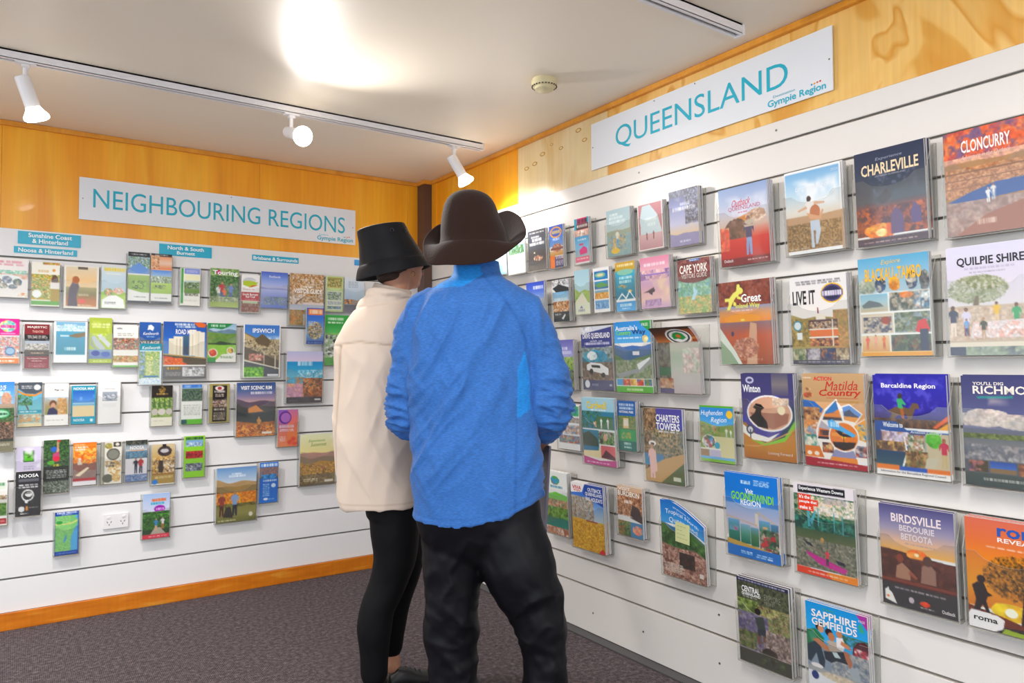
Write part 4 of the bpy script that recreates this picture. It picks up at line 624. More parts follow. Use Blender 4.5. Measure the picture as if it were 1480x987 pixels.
R25|-1.9177|0.5036|0.148|0.21|1|small Burdekin brochure of hikers at a lookout|on the lowest row|q 0 0 1 .55 d8b898 e8a878 a87858;n 0 .1 1 .6 9 3 c88858 e8b890 6a4838 985838;t .05 .55 .02 .09 f8f0e8 VISIT /b;t .03 .9 .1 .2 f8f4e8 BURDEKIN /b;k .3 .28 .62 .34 1 f8f0e8 8;p 483838 .5 .62 .6 .35 .85 .4 1 .6 1 .7;k .15 .58 .6 .62 2 e8e0d8 3;q 0 .7 1 1 4888b8;n 0 .7 .5 1 8 5 487848 78a058 c87848 385838;m .78 .85 .2 .09 5 6 e87858 4888c8 f0a880;q 0 .69 1 .7 f0e8e0
R26|-2.2238|0.3971|0.2215|0.297|1|Tropical North magazine with yellow note stuck on|corner drooping in its holder on the lowest row|q 0 0 1 .3 1870c8 2888d8 48a0e0;t .3 .7 .06 .09 e8f4fc Welcome to;t .12 .88 .11 .19 f0f8ff Tropical North;t .2 .85 .21 .29 f0f8ff Queensland;h .32 .03 3 3 3878a8 306890;h .36 .06 3 5 3a6830 5c8840;n 0 .4 1 .65 9 4 3a6a2c 5a8c3c 284c24;h .6 .04 5 7 b88870 8a5c4c;n 0 .6 1 1 12 8 c89888 8a5848 e0b8a0 684038;n .4 .65 .75 .85 5 9 2c2420 58382c 3c2c28;k .04 .82 .5 .94 6 e8dcd0 6;q .84 .86 .93 .92 e8e0d8
R27|-2.5266|1.5856|0.21|0.2824|3|Outback Queensland magazine with rider in front of red ute|first large one on the top row|q 0 0 1 1 8ca4d0 a8b8d8 c8c8d8 d8b8a8 e04838 d83828 a83028;c 0 .1 1 .45 3 3 d8dcec;t .28 .66 .16 .25 d83050 Outback /i;t .2 .85 .25 .31 c85078 QUEENSLAND;k .4 .33 .6 .34 1 d83050 4;p d88838 .25 .42 .6 .36 .62 .44 .3 .48;m .75 .4 .2 .08 5 2 d8b8a0 b89078 e8d0c0;m .35 .55 .25 .14 5 4 6a4838 483430 886050;q 0 .66 1 .9 e03c30 c83028;n 0 .5 .2 .8 3 5 e8a078 e86048 d84838;s .6 .88 .48 a87058 40406c 88a8d8;e .62 .47 .1 .03 c8b8a8;p c8b0a0 .5 .5 .76 .5 .74 .53 .52 .53;q 0 .9 1 1 883030;t .06 .26 .91 .95 fce8e8 Outback /b;k .55 .93 .95 .95 1 f0c8c8 5
R28|-2.8018|1.5936|0.2016|0.2762|3|Longreach magazine of couple embracing in a wheat field|second large one on the top row|q 0 0 1 1 f4f4f4;q .02 .03 .97 .96 78b0dc a0c8e4 c8dce8 e8e4dc e0c8b0 c8a070 8a6c48;c .02 .1 .97 .5 3 3 f0f4f8;h .56 .02 3 4 c89c78 c8a47c;n .02 .64 .97 .95 22 5 b08858 8a6840 c8a878 70583c;q .02 .955 .97 1 f4f4f4;t .2 .8 .19 .26 f4f8fc Longreach Region /i;t .84 .96 .06 .09 c8dcec 2024;e .43 .36 .04 .035 48342c;p f0ece8 .36 .4 .52 .38 .56 .5 .4 .52;p e0b090 .22 .48 .38 .44 .4 .47 .24 .5;p e0b090 .52 .4 .7 .42 .7 .44 .52 .44;e .53 .52 .09 .08 c87850;p e0a880 .38 .52 .6 .58 .66 .5 .68 .52 .62 .62 .44 .6;p c8d4e4 .44 .62 .6 .62 .62 .75 .56 .9 .52 .9 .53 .74 .49 .74 .5 .94 .45 .94;k .06 .93 .4 .94 1 e0d8c8 5
R29|-3.0542|1.5883|0.21|0.2864|4|dark blue CHARLEVILLE magazine|with orange campfire glow, third large one on the top row|q 0 0 1 .55 28304c 303850 404858 485460;c .3 .3 .9 .7 3 4 686c78;c .2 .2 .9 .5 14 9 606880;q 0 .55 1 .85 4c4858 a05040 b04828 582c38;n 0 .6 1 .9 9 3 984830 583048 c86030 482c38;m .35 .85 .24 .08 5 5 f08028 f8b040 e05820;m .36 .87 .08 .04 3 6 f8e8a0 f8c860;p 604878 .5 .7 .58 .62 .68 .72 .68 .9 .5 .9;p 5c4480 .78 .68 .84 .6 .92 .7 .92 .82 .78 .82;q 0 .92 1 1 483040;p 404048 .3 .52 .45 .42 .55 .5 .4 .58;t .32 .7 .08 .12 98a0b8 Experience /i;t .1 .92 .14 .26 f0d8b0 CHARLEVILLE /b;t .3 .74 .27 .29 a8a8b0 OUTBACK QUEENSLAND;k .1 .96 .85 .97 1 c8a8a0 8
R30|-3.3155|1.5814|0.208|0.2871|3|CLONCURRY magazine with red cliffs over a blue pool|cut by the frame at top right|q 0 0 1 .34 c84030 e86838 b85860 e88858 d8a888;n 0 0 1 .3 5 2 e86030 b04850 785880 f08848;n 0 .26 1 .36 6 3 d8a888 c89080 e8b090;h .32 .03 3 4 a87850 b88c60;n 0 .36 1 .64 16 5 c88858 e0a878 a86840 986038 d89868;q 0 .4 1 .41 8a5838;q 0 .47 1 .48 905c3c;q 0 .54 .8 .55 905c3c;p 2858a0 0 .68 .3 .6 .6 .54 1 .53 1 .66 .5 .68 0 .76;h .7 .04 2 6 a89088 a08078;n .0 .68 1 1 6 8 a88c88 a07c70 b89c90;p a86c58 .1 1 .5 .82 1 .72 1 1;s .52 .72 .14 e0b8a0 f0f0f4 f4f4f8;s .58 .7 .15 b87858 f0e8e4 c8ccd8;t .22 .8 .1 .22 f8ece8 CLONCURRY /b;t .22 .8 .24 .28 f0c8c0 Adventure in the Outback /i;k .38 .86 .6 .91 1 e8c8b8 10
R31|-2.5269|1.2292|0.2213|0.297|3|Great Inland Way magazine with gecko logo and sunset|left on the second large row|q 0 0 1 .3 884838 985040 885048;n 0 0 1 .3 5 2 884434 985848 703830;q 0 .3 1 .5 8898c0 d89868 f09830 f08828;e .45 .46 .35 .06 f8a020;e .46 .47 .04 .015 f8e060;q 0 .49 1 1 8a6878 c85c38 b85c38 a05438;c .2 .5 .8 .8 2 4 e87830;p d8a888 .6 .5 .72 .52 .7 1 .5 1;m .5 .8 .25 .12 9 6 c88868 a06050 d8a088;e .25 .63 .03 .03 484060;p e0e8dc 0 .55 .1 .65 .3 .85 .42 1 0 1;p 98b090 0 .7 .2 .85 .35 1 0 1;e .43 .12 .06 .04 e8e468;p e8e468 .38 .04 .43 .04 .44 .11 .4 .18 .34 .2 .28 .26 .22 .34 .15 .35 .2 .28 .2 .24 .13 .24 .13 .2 .22 .2 .3 .14 .36 .12;p e8e468 .3 .24 .35 .26 .33 .3 .29 .29;p e8e468 .38 .18 .46 .2 .45 .23 .37 .21;t .45 .83 .16 .26 fcfcf8 Great /b;t .34 .8 .27 .34 e8e468 Inland Way /b;k .25 .35 .65 .36 1 d8d8f0 4;k .35 .93 .8 .95 2 e8c8b0 4
R32|-2.815|1.2286|0.2014|0.2866|3|white LIVE IT magazine with purple oval badge and paddle boat|on the second large row|q 0 0 1 1 e8e4e4 ece4dc e8dcc8;k .1 .05 .9 .1 2 686468 7;t .05 .46 .16 .32 242024 LIVE IT /b;e .75 .21 .19 .11 f0c030;e .75 .21 .17 .095 504078;e .75 .21 .14 .075 282848;q .57 .18 .93 .245 504078;k .58 .185 .92 .24 1 f8f4f8 9;h .46 .03 4 3 b8a868 a89048;n 0 .48 1 .8 11 4 b89848 8a7838 c8a458 706438;n .75 .4 1 .82 8 6 c89050 a87838 98803c;q .32 .5 .82 .6 5c3c30;p f0e4d0 .45 .44 .62 .44 .62 .5 .45 .5;n .34 .52 .8 .62 14 7 4c3c34 e8b078 6a5040 d8c0a0;p e87828 .32 .62 .82 .6 .84 .68 .36 .7;n .34 .7 .82 .8 12 8 c87038 583c30 e8a868;q .32 .6 .82 .615 f0e8d8;q .32 .69 .82 .705 f0e8d8;q .72 .5 .74 .8 f0e8d8;p 883838 .48 .36 .5 .36 .51 .43 .48 .43;e .12 .56 .08 .06 3888a0;e .12 .56 .06 .045 e0e8e8;q .1 .64 .2 .72 e8ecec;q 0 .82 1 1 58545c;n .01 .82 .25 .95 7 2 5c6c48 98a078 d8c8a8;n .27 .82 .5 .95 7 3 b8b4c0 786878 c8b8a8;n .52 .82 .75 .95 6 4 484c68 c87838 38384c;n .77 .82 .98 .95 7 5 b8a078 6a5848 d8c8a8;k .1 .965 .9 .98 1 b8b0b8 8
R33|-3.0598|1.2519|0.21|0.297|1|blue and gold collage magazine of outback photos|third large one on the second row|q 0 0 1 .36 58a8d0 88b8d0 a8c0c8;t .35 .62 .03 .09 e8c860 Explore /i;t .1 .9 .11 .24 f0b828 BLACKALL-TAMBO /b;m .13 .29 .13 .09 7 2 98a088 b8b8a8 788878;m .32 .28 .08 .08 7 3 486080 c8b8a0 303848;m .52 .28 .08 .07 6 4 e8a840 c87830 f0c060;m .76 .26 .08 .09 6 5 3c4c68 d0c8b8 28303c;m .93 .27 .07 .1 6 6 686868 a8a498 484c50;q 0 .36 1 .97 f0f0ec;q .02 .37 .42 .55 80b8d0 a8c8d0 c8b088;p 606c70 .04 .48 .15 .43 .3 .46 .36 .5 .06 .51;q .44 .37 .98 .55 586858;n .44 .37 .98 .55 8 4 4c5848 a89478 384038 c8c0b0;m .68 .4 .1 .03 4 2 f09020 e07818;n .78 .38 .98 .54 6 9 4888b0 e8ece8 d8a888 305878;q .02 .57 .48 .77 d8c8b0;n .05 .6 .46 .76 7 5 d0bc9c 485068 d8c8b0 303858;m .38 .64 .07 .04 4 3 c85020 983818;q .5 .57 .98 .77 687858;n .5 .57 .98 .77 9 6 687858 a8a888 405038 8898a0;p d83030 .78 .76 .82 .66 .92 .64 .97 .74 .94 .8;q .02 .79 .42 .95 e8d0a8 d8a060;s .1 .93 .14 c88858 e86858 d87050;s .22 .93 .15 c88858 f0a890 e0a080;s .34 .93 .14 c88858 e87838 c86038;q .44 .79 .98 .95 48584c;n .44 .79 .98 .95 8 7 405848 687c58 30383c 885840;q .84 .74 .95 .95 303c58;q 0 .955 1 1 e8a020
R34|-3.3163|1.2507|0.208|0.297|2|pale QUILPIE SHIRE magazine with picnic under a tree|in the holder at the right edge, second row|q 0 0 1 .56 dcd8ec dcd4e4 e4dce0;t .13 .92 .1 .19 2c2830 QUILPIE SHIRE /b;k .22 .2 .8 .22 1 b8b0c8 10;k .28 .24 .7 .25 1 a8a0b0 10;m .36 .4 .36 .13 16 3 98a078 b8b898 c8c4bc 787c58;m .4 .37 .28 .1 12 5 98a078 808860 c8c4b8;p 786850 .3 .56 .34 .46 .38 .46 .38 .56;h .55 .008 3 4 c8b4a0 d0bca4;n 0 .56 1 .86 7 5 d0b8a0 c8a890 d8c4b0;s .06 .82 .28 6a4838 38405c f0e0d0;s .22 .82 .26 8a5c44 e0d8f0 b87850;s .22 .82 .16 b88868 78a8e0 485080;s .58 .72 .2 7a5038 f0c030 e8c8a0;s .8 .78 .24 7a5038 38a868 389860;p e8d8d8 .3 .7 .95 .68 1 .84 .26 .84;n .3 .7 1 .84 9 7 e8d8d8 f0e8e8 e8b0a0;s .42 .86 .2 c89870 484c38 c8a888;q 0 .88 1 .92 e8dcc8;q 0 .92 1 1 485068;n .2 .92 1 1 4 6 98a890 a8b4a0 687078
R35|-2.6165|0.8989|0.21|0.297|2|purple and gold Winton magazine|with swirling photo of a hat wearer, third large row|q 0 0 1 .6 403c70 484478 584c80;q .6 0 .9 .25 585470 807878 585070;q 0 .58 1 1 a87430 c88438 c48434 b06a2c;p 3840b8 0 .55 .15 .38 .5 .26 .75 .25 .3 .4 .1 .6;e .52 .5 .47 .25 504898;p 88c838 .15 .78 .4 .8 .8 .7 1 .5 1 .6 .8 .77 .4 .84;p 384858 .35 .78 .7 .72 .92 .5 .96 .34 1 .42 1 .52 .8 .72 .45 .81;e .53 .46 .43 .21 f4f0f0;e .53 .46 .4 .19 dca888;c .4 .28 .95 .46 2 5 f4dcc4;p a87058 .15 .46 .9 .45 .86 .56 .6 .64 .3 .6;n .6 .28 .9 .36 8 3 e8c8b0 c0b090 f0d8c8 e8c8b0;e .76 .42 .07 .05 f8e8c0;p 241e1c .14 .52 .24 .47 .28 .42 .22 .4 .28 .35 .38 .36 .44 .4 .38 .43 .38 .48 .48 .56 .5 .64 .3 .62;p f4f0e8 0 .6 .2 .7 .5 .74 .72 .67 .5 .79 .2 .78 0 .7;e .15 .66 .08 .055 484858;e .15 .66 .05 .035 d8d8e0;q .14 .66 .16 .76 484858;t .03 .38 .13 .22 f8f8fc Winton /b;e .18 .08 .08 .04 c8c8e0;e .18 .08 .05 .02 484478;t .48 .93 .9 .945 e8dcd0 Looking Forward;p d8a060 0 .85 .3 .84 .7 .72 1 .62 1 .63 .7 .735 .3 .855 0 .86
R36|-2.8605|0.899|0.21|0.297|2|tan magazine with red script title|and a wheel of outback photos, third large row|q 0 0 1 .3 c8a070 c09464;t .2 .5 .025 .07 e02828 ACTION /b;k .02 .035 .16 .05 1 f4e8e0 4;t .4 .92 .07 .17 c83020 Matilda /i;t .28 .95 .16 .25 c83020 Country /bi;q .4 .255 .9 .262 c83020;t .55 .92 .28 .305 b88828 MAGAZINE;m .1 .17 .05 .03 5 2 a85838 885030 e0b080;m .1 .23 .08 .03 5 2 b84838 885030 e0a060;q 0 .3 1 .9 d8a878 e08838 d87020;p 2868b8 0 .28 .2 .3 .34 .38 .3 .42 0 .36;n 0 .36 .28 .5 7 4 c88848 e0a868 583828 b87840;n 0 .52 .24 .66 6 5 f09838 88a0c0 e8e0d0 c86828;n 0 .66 .26 .78 5 6 58a8a8 e8e0c8 387860 88c0c8;p f4ece4 .2 .62 .26 .5 .36 .38 .56 .26 .63 .34 .76 .31 .96 .41 .84 .52 1 .45 1 .9 .36 .96 .22 .72;p 3878b8 .55 .28 .64 .49 .32 .49 .38 .4;p e88828 .59 .37 .64 .49 .32 .49 .36 .43 .5 .41;p 483830 .63 .46 .64 .49 .32 .49 .34 .46;p 6090d0 .65 .35 .76 .325 .94 .415 .84 .5 .67 .48;p 404868 .67 .4 .76 .37 .84 .42 .9 .44 .84 .5 .67 .48;p e89838 .67 .44 .9 .45 .84 .5 .67 .48;p b8b0b8 .3 .5 .45 .58 .43 .7 .23 .7 .25 .58;p e87020 .26 .58 .45 .6 .43 .7 .23 .7;n .27 .6 .42 .66 6 7 583020 e88030 382820;p 302420 .24 .67 .43 .67 .43 .7 .23 .7;p f0a030 .82 .54 1 .46 1 .7 .9 .68;n .86 .52 1 .68 5 8 3880c0 e8e8e0 585860 f0b040;n .3 .73 .48 .84 6 9 c85830 583028 e0b070 382838;n .82 .74 1 .86 5 3 6888c8 c84838 e8d0c0 4a4850;p 9090b8 .5 .8 .8 .8 .86 .95 .38 .95;p e88828 .44 .88 .84 .88 .86 .95 .4 .95;e .65 .66 .24 .16 f4ece4;e .65 .66 .22 .147 e87c18;q .46 .62 .86 .66 f09828;e .65 .66 .04 .02 f8c040;p 30201c .47 .72 .84 .71 .8 .77 .65 .807 .5 .77;p 201818 .52 .6 .7 .585 .72 .6 .62 .625 .8 .635 .82 .655 .66 .66 .6 .65;q .645 .64 .655 .74 201818;p 48b0f0 .4 .5 .48 .48 .62 .55 .84 .63 .8 .66 .6 .6 .42 .57;k .44 .51 .6 .56 1 e8f8ff 4;q 0 .83 .25 .9 e88028;e .08 .86 .04 .022 f4e8d8;e .2 .86 .04 .022 f4e8d8;p a82030 0 .9 1 .94 1 1 0 1;k .2 .95 .85 .965 1 f0c0c8 8
R37|-3.1|0.8984|0.21|0.297|2|deep blue Barcaldine magazine with statue of horse rider|third of the third large row|q 0 0 1 .46 2018a0 2820a8 281c98 201868;c 0 0 1 .4 12 3 5048c8;t .12 .86 .08 .14 f4f0ff Barcaldine Region /b;p 6a5038 .2 .36 .3 .32 .4 .31 .5 .33 .55 .27 .62 .28 .64 .33 .58 .33 .54 .4 .52 .45 .48 .45 .46 .39 .34 .4 .24 .46 .2 .46 .26 .38;e .38 .21 .03 .03 3a3020;p 38a868 .33 .24 .4 .23 .46 .29 .44 .3 .4 .28 .42 .33 .35 .33;p a85c28 .37 .33 .42 .33 .43 .44 .4 .45;q 0 .43 1 .52 483020;n 0 .43 1 .52 9 5 583820 382418 785030;p e86020 .8 .5 1 .38 1 .43 .84 .51;p f0a830 .86 .52 1 .45 1 .52;p 1850a0 0 .46 .3 .46 .45 .54 1 .55 1 .6 0 .6;t .12 .4 .47 .52 f4f8ff Welcome to /b;t .5 .92 .54 .575 e8f0fc Artesian Country /i;q 0 .56 1 .96 404c80;p d0c8e0 .08 .55 .5 .58 .48 .7 .25 .66;n .1 .56 .48 .68 6 4 c8c0e0 988098 e0d8e8 b87848;q 0 .66 .4 .74 c89858 583c2c;n 0 .66 .42 .75 7 5 e0b060 483830 705038;q 0 .76 .42 .9 184060 305868;p f4f0e8 .4 .6 .42 .6 .46 .78 .38 .92 .36 .92 .43 .76;q .46 .58 .7 .74 98a8a0;n .46 .58 .68 .74 8 6 487048 c8b898 a86848 e8e4e0;q .7 .56 1 .92 c8b898;m .8 .62 .1 .08 5 7 58b830 48a028 78c848;s .93 .88 .28 a86848 c83050 c8b080;n .42 .74 .72 .92 9 8 986038 583c28 c89860 687c40;p c8c0a8 .7 .8 .85 .78 .8 .95 .66 .94;q 0 .89 .33 .94 e88030;q .33 .9 .7 .95 2858b8;q .7 .9 1 .95 e87828;q 0 .94 1 1 f4f0ec;t .06 .94 .95 .98 484060 Information for the Barcaldine Regional Council
R38|-3.3478|0.8987|0.208|0.297|2|slate RICHMOND magazine with clouds mirrored on a lake|in the holder at the right edge, third row|q 0 0 1 .52 3c3c70 484878 585c88 8080a0;t .14 .5 .055 .085 f0e8e0 YOU'LL DIG /b;t .14 1 .09 .165 f0e8dc RICHMOND /b;p 288888 .18 .19 .6 .18 .6 .2 .2 .21;c .3 .18 1 .28 3 2 d8c8c0;n 0 .34 1 .46 6 4 c8b8ac b0a09c 585c88 d8c8bc;m .3 .38 .28 .08 5 5 d8ccc0 c8b8b0 b8aca8;m .7 .42 .3 .06 5 6 d0c4b8 c0b0a8 b0a8a4;q 0 .48 1 .54 686c80;n 0 .52 1 .57 14 7 607038 88984c 505c34;q 0 .57 1 .76 6c7078 8a8888 a8a0a0;n 0 .62 1 .76 6 8 787880 a8a0a0 c0b8b4 686c78;q 0 .76 1 .88 586068;q .05 .77 .28 .87 5c4868;n .05 .77 .28 .87 6 3 604868 b87068 48402c;q .3 .77 .6 .87 2850a8 5080c8;q .3 .83 .6 .87 886c48;n .62 .77 1 .88 5 5 a86840 784838 c88858;q 0 .88 1 1 485450 3c4848;k .22 .92 .9 .945 1 c8c8c0 16
R39|-2.5443|0.5442|0.2215|0.297|2|bright blue Goondiwindi magazine with painted silos|first on the fourth large row|q 0 0 1 .4 1478d8 1878d4 3888d8;q 0 .36 1 .76 90b0e0 c8c0d8 e0ccc8;n .32 .08 .5 .12 5 3 e8f4ff 1478d8 b8d8f8;k .55 .06 .85 .13 4 c8e0f8 3;t .4 .55 .17 .23 f0f8ff Visit /b;t .12 .92 .22 .32 88e028 GOONDIWINDI /b;t .3 .68 .3 .37 f4f8ff REGION /b;q .56 .45 .62 .6 e0d4c8;p c8b8a8 0 .52 .6 .58 .6 .6 0 .54;p c8b8a8 .6 .42 1 .55 1 .57 .6 .45;q .04 .56 .26 .82 70a8d8 308878 186858;q .27 .6 .46 .83 88b0d0 509880 1c6c58;q .47 .62 .62 .84 68a0c0 487c50 286848;q .63 .52 .83 .86 68a8d8 387c60 183c34;q .84 .54 .98 .88 4888c0 305848 182c30;n .06 .64 .24 .7 4 3 c85868 70a8c8 387888;n .64 .62 .98 .86 7 5 284838 c83038 387850 d8c0a8;e .74 .6 .05 .015 e0b070;p c8a048 0 .8 1 .88 1 .94 0 .86;q 0 .87 1 1 1470c8;p 1470c8 0 .86 1 .93 1 1 0 1;k .25 .915 .5 .96 2 c8e4ff 3;k .55 .925 .85 .97 2 c8e4ff 3
R40|-2.8216|0.5432|0.21|0.297|1|magazine of a pink kayak on a tree lined river|with black and red title bars|q 0 0 1 .2 e4dce0;n 0 .12 1 .5 14 3 487850 285c48 88a070 1c4438 c8b8a0;n .3 .14 1 .32 12 9 d8d0c4 e8c8a8 789068 e0dcd8;n 0 .36 1 .52 10 4 185040 286850 103c34 389080;q .23 .24 .27 .47 48a0b0;p 48a0b0 .27 .4 .37 .28 .38 .3 .3 .46;q .4 .26 .42 .45 58a8b0;q .66 .28 .68 .48 48a0a8;q .8 .3 .815 .5 48a0a8;q 0 .5 1 .62 405838 606840;n 0 .6 1 .92 16 5 888470 686858 a09c88 505448;m .46 .6 .03 .03 4 6 d8a068 b88850;p c82c90 .18 .74 .4 .78 .85 .86 .8 .91 .4 .86 .2 .78;s .53 .86 .17 885840 e84050 483c48;p 2c2c3c .14 .63 .26 .65 .32 .69 .2 .67;p 2c2c3c .66 .78 .8 .79 .82 .83 .7 .82;p 806858 .3 .68 .68 .79 .68 .8 .3 .69;p 201c24 .08 .03 .86 .02 .86 .1 .08 .11;t .1 .84 .035 .085 f8f8f8 Experience Western Downs /b;q .08 .12 .3 .18 e84020;q .08 .175 .42 .24 e84020;q .08 .235 .34 .3 e84020;t .1 .28 .13 .17 fff It's the /b;t .1 .4 .185 .225 fff people that /b;t .1 .31 .245 .285 fff make it. /b;k .5 .12 .9 .2 4 a8a0a8 4;q 0 .93 1 1 e82828;p f08818 .45 .93 1 .92 1 1 .6 1;p e84020 0 .92 .5 .93 .6 1 0 1;k .2 .955 .85 .97 1 fcd8c8 8
R41|-3.1111|0.5174|0.21|0.297|2|BIRDSVILLE BEDOURIE BETOOTA magazine with couple at sundown|on the fourth large row|q 0 0 1 .46 504c7c 706c98 9890a8 d0a890 f0b050;h .47 .03 1 3 5c3028 48241c;q 0 .5 1 1 583028 482828 383034;m .5 .46 .14 .05 3 4 f87020 f8a040;e .5 .46 .03 .018 fff0c0;n 0 .5 1 .76 7 4 583028 6c3428 48241c;q 0 .73 1 .76 803828;p a87860 .2 .72 .22 .6 .3 .56 .4 .62 .4 .72;e .27 .52 .05 .04 8a3c28;p 987060 .54 .72 .56 .56 .66 .52 .74 .58 .74 .72;e .64 .5 .06 .05 583830;p 985038 .4 .62 .5 .68 .48 .7 .38 .66;t .17 .84 .08 .165 ecdcdc BIRDSVILLE /b;t .28 .75 .185 .245 dcd0d4 BEDOURIE /b;t .3 .72 .265 .33 d8ccd0 BETOOTA /b;k .35 .36 .75 .37 1 8880a0 8;q 0 .78 1 1 383438;k .18 .81 .85 .825 1 c8c0c0 8;p f0ece8 .04 .95 .04 .86 .09 .83 .1 .86 .14 .88 .2 .98;e .08 .92 .02 .012 f08030;e .4 .91 .035 .03 c8b8c0;m .58 .92 .07 .025 4 5 e85020 d83818;t .8 .97 .93 .965 e0d8d8 Outback /b;k .52 .95 .7 .965 1 d0c8c8 4
R42|-3.3485|0.5173|0.208|0.297|2|orange Roma Revealed magazine with bottle tree silhouette|in the holder at the right edge, lowest row|q 0 0 1 .8 d86850 e07038 e88818 e89818 d87818;m .6 .5 .4 .2 20 4 c87818 503818 e08c20 382c1c d88418;m .62 .5 .3 .13 16 7 3c2c18 c87c1c 4c3418 d88c20;m .5 .8 .22 .08 3 6 f0d020 e8c018 f0a818;e .5 .8 .07 .04 fcfce8;p 28181c .6 .9 .64 .65 .66 .55 .7 .55 .74 .7 .85 1 .6 1;p 702c18 0 .8 .4 .85 1 .95 1 1 0 1;p 281820 .3 .95 1 .9 1 1 .3 1;e .17 .55 .05 .035 28181c;p 28181c .06 .62 .12 .58 .2 .58 .24 .66 .3 .68 .24 .7 .22 .74 .26 .85 .24 .88 .18 .78 .1 .88 .06 .86 .1 .74;p f4f0f0 0 .88 .04 .84 .34 .85 .42 .88 .4 .96 .3 1 0 1;t .06 .34 .895 .93 282428 roma /b;p 98b028 .38 1 .42 .95 1 .98 1 1;t .38 1 .06 .14 2858b0 roma /b;t .38 .95 .15 .19 f4e8e0 REVEALED /b;k .25 .24 .9 .25 1 f0c8b0 6
R43|-2.586|0.1801|0.21|0.297|3|CENTRAL magazine with child hopping creek stones|in the low pocket left of the gemfields one|q 0 0 1 .22 404438;n 0 .04 1 .3 12 3 484c3c 585c44 30342c 6a6c50;q 0 0 1 .05 2c2c48;k .04 .02 .96 .035 1 d8d8e8 12;t .1 .46 .09 .16 f4f4f4 CENTRAL /b;t .1 .47 .165 .205 f4f4f4 QUEENSLAND /b;k .12 .215 .42 .225 1 e8e8e8 4;t .54 .85 .13 .2 8a8c7c EXPLORE;t .54 .72 .21 .25 8a8c7c MORE;n 0 .25 .4 .4 8 4 788c48 98a858 485830;n .4 .28 1 .62 12 5 98a058 a88868 688048 583c34 b8b07c;q 0 .4 .35 .65 8878a8 786c98;n 0 .4 .6 .9 7 6 7c7098 5c5478 988ca8 6a5c48;n .5 .55 1 .9 10 7 a89088 786460 c8b0a8 5c4c44;n 0 .62 .35 .82 6 8 6a7838 98886c 485030;m .6 .82 .14 .07 3 9 302820 3c3028;e .4 .36 .06 .04 2c2428;p 3c4440 .34 .44 .5 .4 .54 .54 .4 .58;p 2c3440 .38 .57 .54 .54 .54 .64 .46 .62 .4 .66;q .38 .64 .43 .74 785040;q .48 .62 .53 .7 785040;q 0 .83 1 .835 c8c4b8;q 0 .84 1 1 48463c;n .4 .86 .9 .96 8 2 48463c 586840 38382c
R44|-2.8586|0.1646|0.208|0.297|2|SAPPHIRE GEMFIELDS magazine with family sitting on gravel|lowest in the picture, cut by its foot|q 0 0 1 .5 1890d8 28a0e0 48b0e8;t .3 .48 .03 .065 58b048 Explore /i;t .1 .84 .07 .15 f4ece8 SAPPHIRE /b;t .1 .84 .16 .24 f4ece8 GEMFIELDS /b;p 38a880 .86 .12 .9 .08 .95 .18 .88 .18;p a83898 .82 0 1 0 1 .15;t .87 .97 .05 .075 f0d8f0 FREE;n .6 .26 1 .36 9 4 406848 4898c8 285838;p 582830 .76 .36 .84 .29 .95 .27 1 .3 1 .48 .74 .48;n .78 .36 1 .46 6 5 c83848 f0e0e0 583038;q 0 .46 1 .76 8898a8 8898a8;n .4 .44 1 .76 12 6 8890a0 687888 a8a8b0 c0b8b0;p 28784c 0 .32 .16 .28 .3 .36 .28 .46 0 .48;p 38946c .04 .34 .12 .31 .2 .4 .08 .44;e .23 .25 .07 .045 302020;e .25 .27 .05 .04 d09068;p c88058 .1 .4 .2 .38 .45 .46 .5 .5 .4 .5 .14 .45;e .38 .28 .06 .04 302428;e .42 .32 .055 .045 c07850;p b8a898 .34 .37 .5 .36 .56 .42 .54 .5 .38 .48;e .55 .27 .05 .035 c88058;p e8e0e0 .5 .31 .6 .3 .64 .36 .6 .44 .5 .42;p c88058 .58 .33 .7 .36 .74 .4 .68 .4 .56 .37;p 283848 0 .48 .14 .42 .24 .46 .3 .6 .28 .68 .2 .66 .16 .54 .06 .66 0 .64;p 28303c .28 .5 .46 .47 .6 .44 .68 .5 .66 .56 .5 .56 .4 .6 .3 .58;p b87050 .6 .43 .68 .43 .74 .54 .7 .6 .64 .52;p c8d8d8 .42 .48 .5 .47 .56 .52 .46 .53;e .16 .68 .1 .025 f0e8e8;p a8b0b8 .66 .6 .82 .56 .86 .7 .74 .72;q 0 .7 1 .76 a8a8a8;q 0 .75 1 1 e8e8ec;m .56 .75 .34 .04 5 3 d8c8b0 c8b8a0;e .12 .79 .06 .045 203878
'''
for ln in PLACES.strip().split('\n'):
    name, u, z, w, h, nc, key, tail, art = ln.split('|')
    u, z, w, h = map(float, (u, z, w, h)); nc = int(nc)
    left = name[0] == 'L'
    big = (not left) and (w > 0.19 or name in BIGSET)
    ob, ot = (.026, .040) if left else ((.045, .062) if big else (.035, .045))
    th = 0.011 if left else (0.008 if nc < 3 else 0.0075)
    if name in FRONT: ob, ot = .048, .060
    if nc == 4: th = .0062
    if name == 'L36': th = .0075
    if name == 'R17': th = .004
    if name in ('L12', 'L21', 'L27', 'L39'): ob, ot = .023, .033; th = 0.006
    pocket(name[0], name, u, z, w, h, nc, key, tail, art, ob, ot, th, 0.66 if left else 0.70)

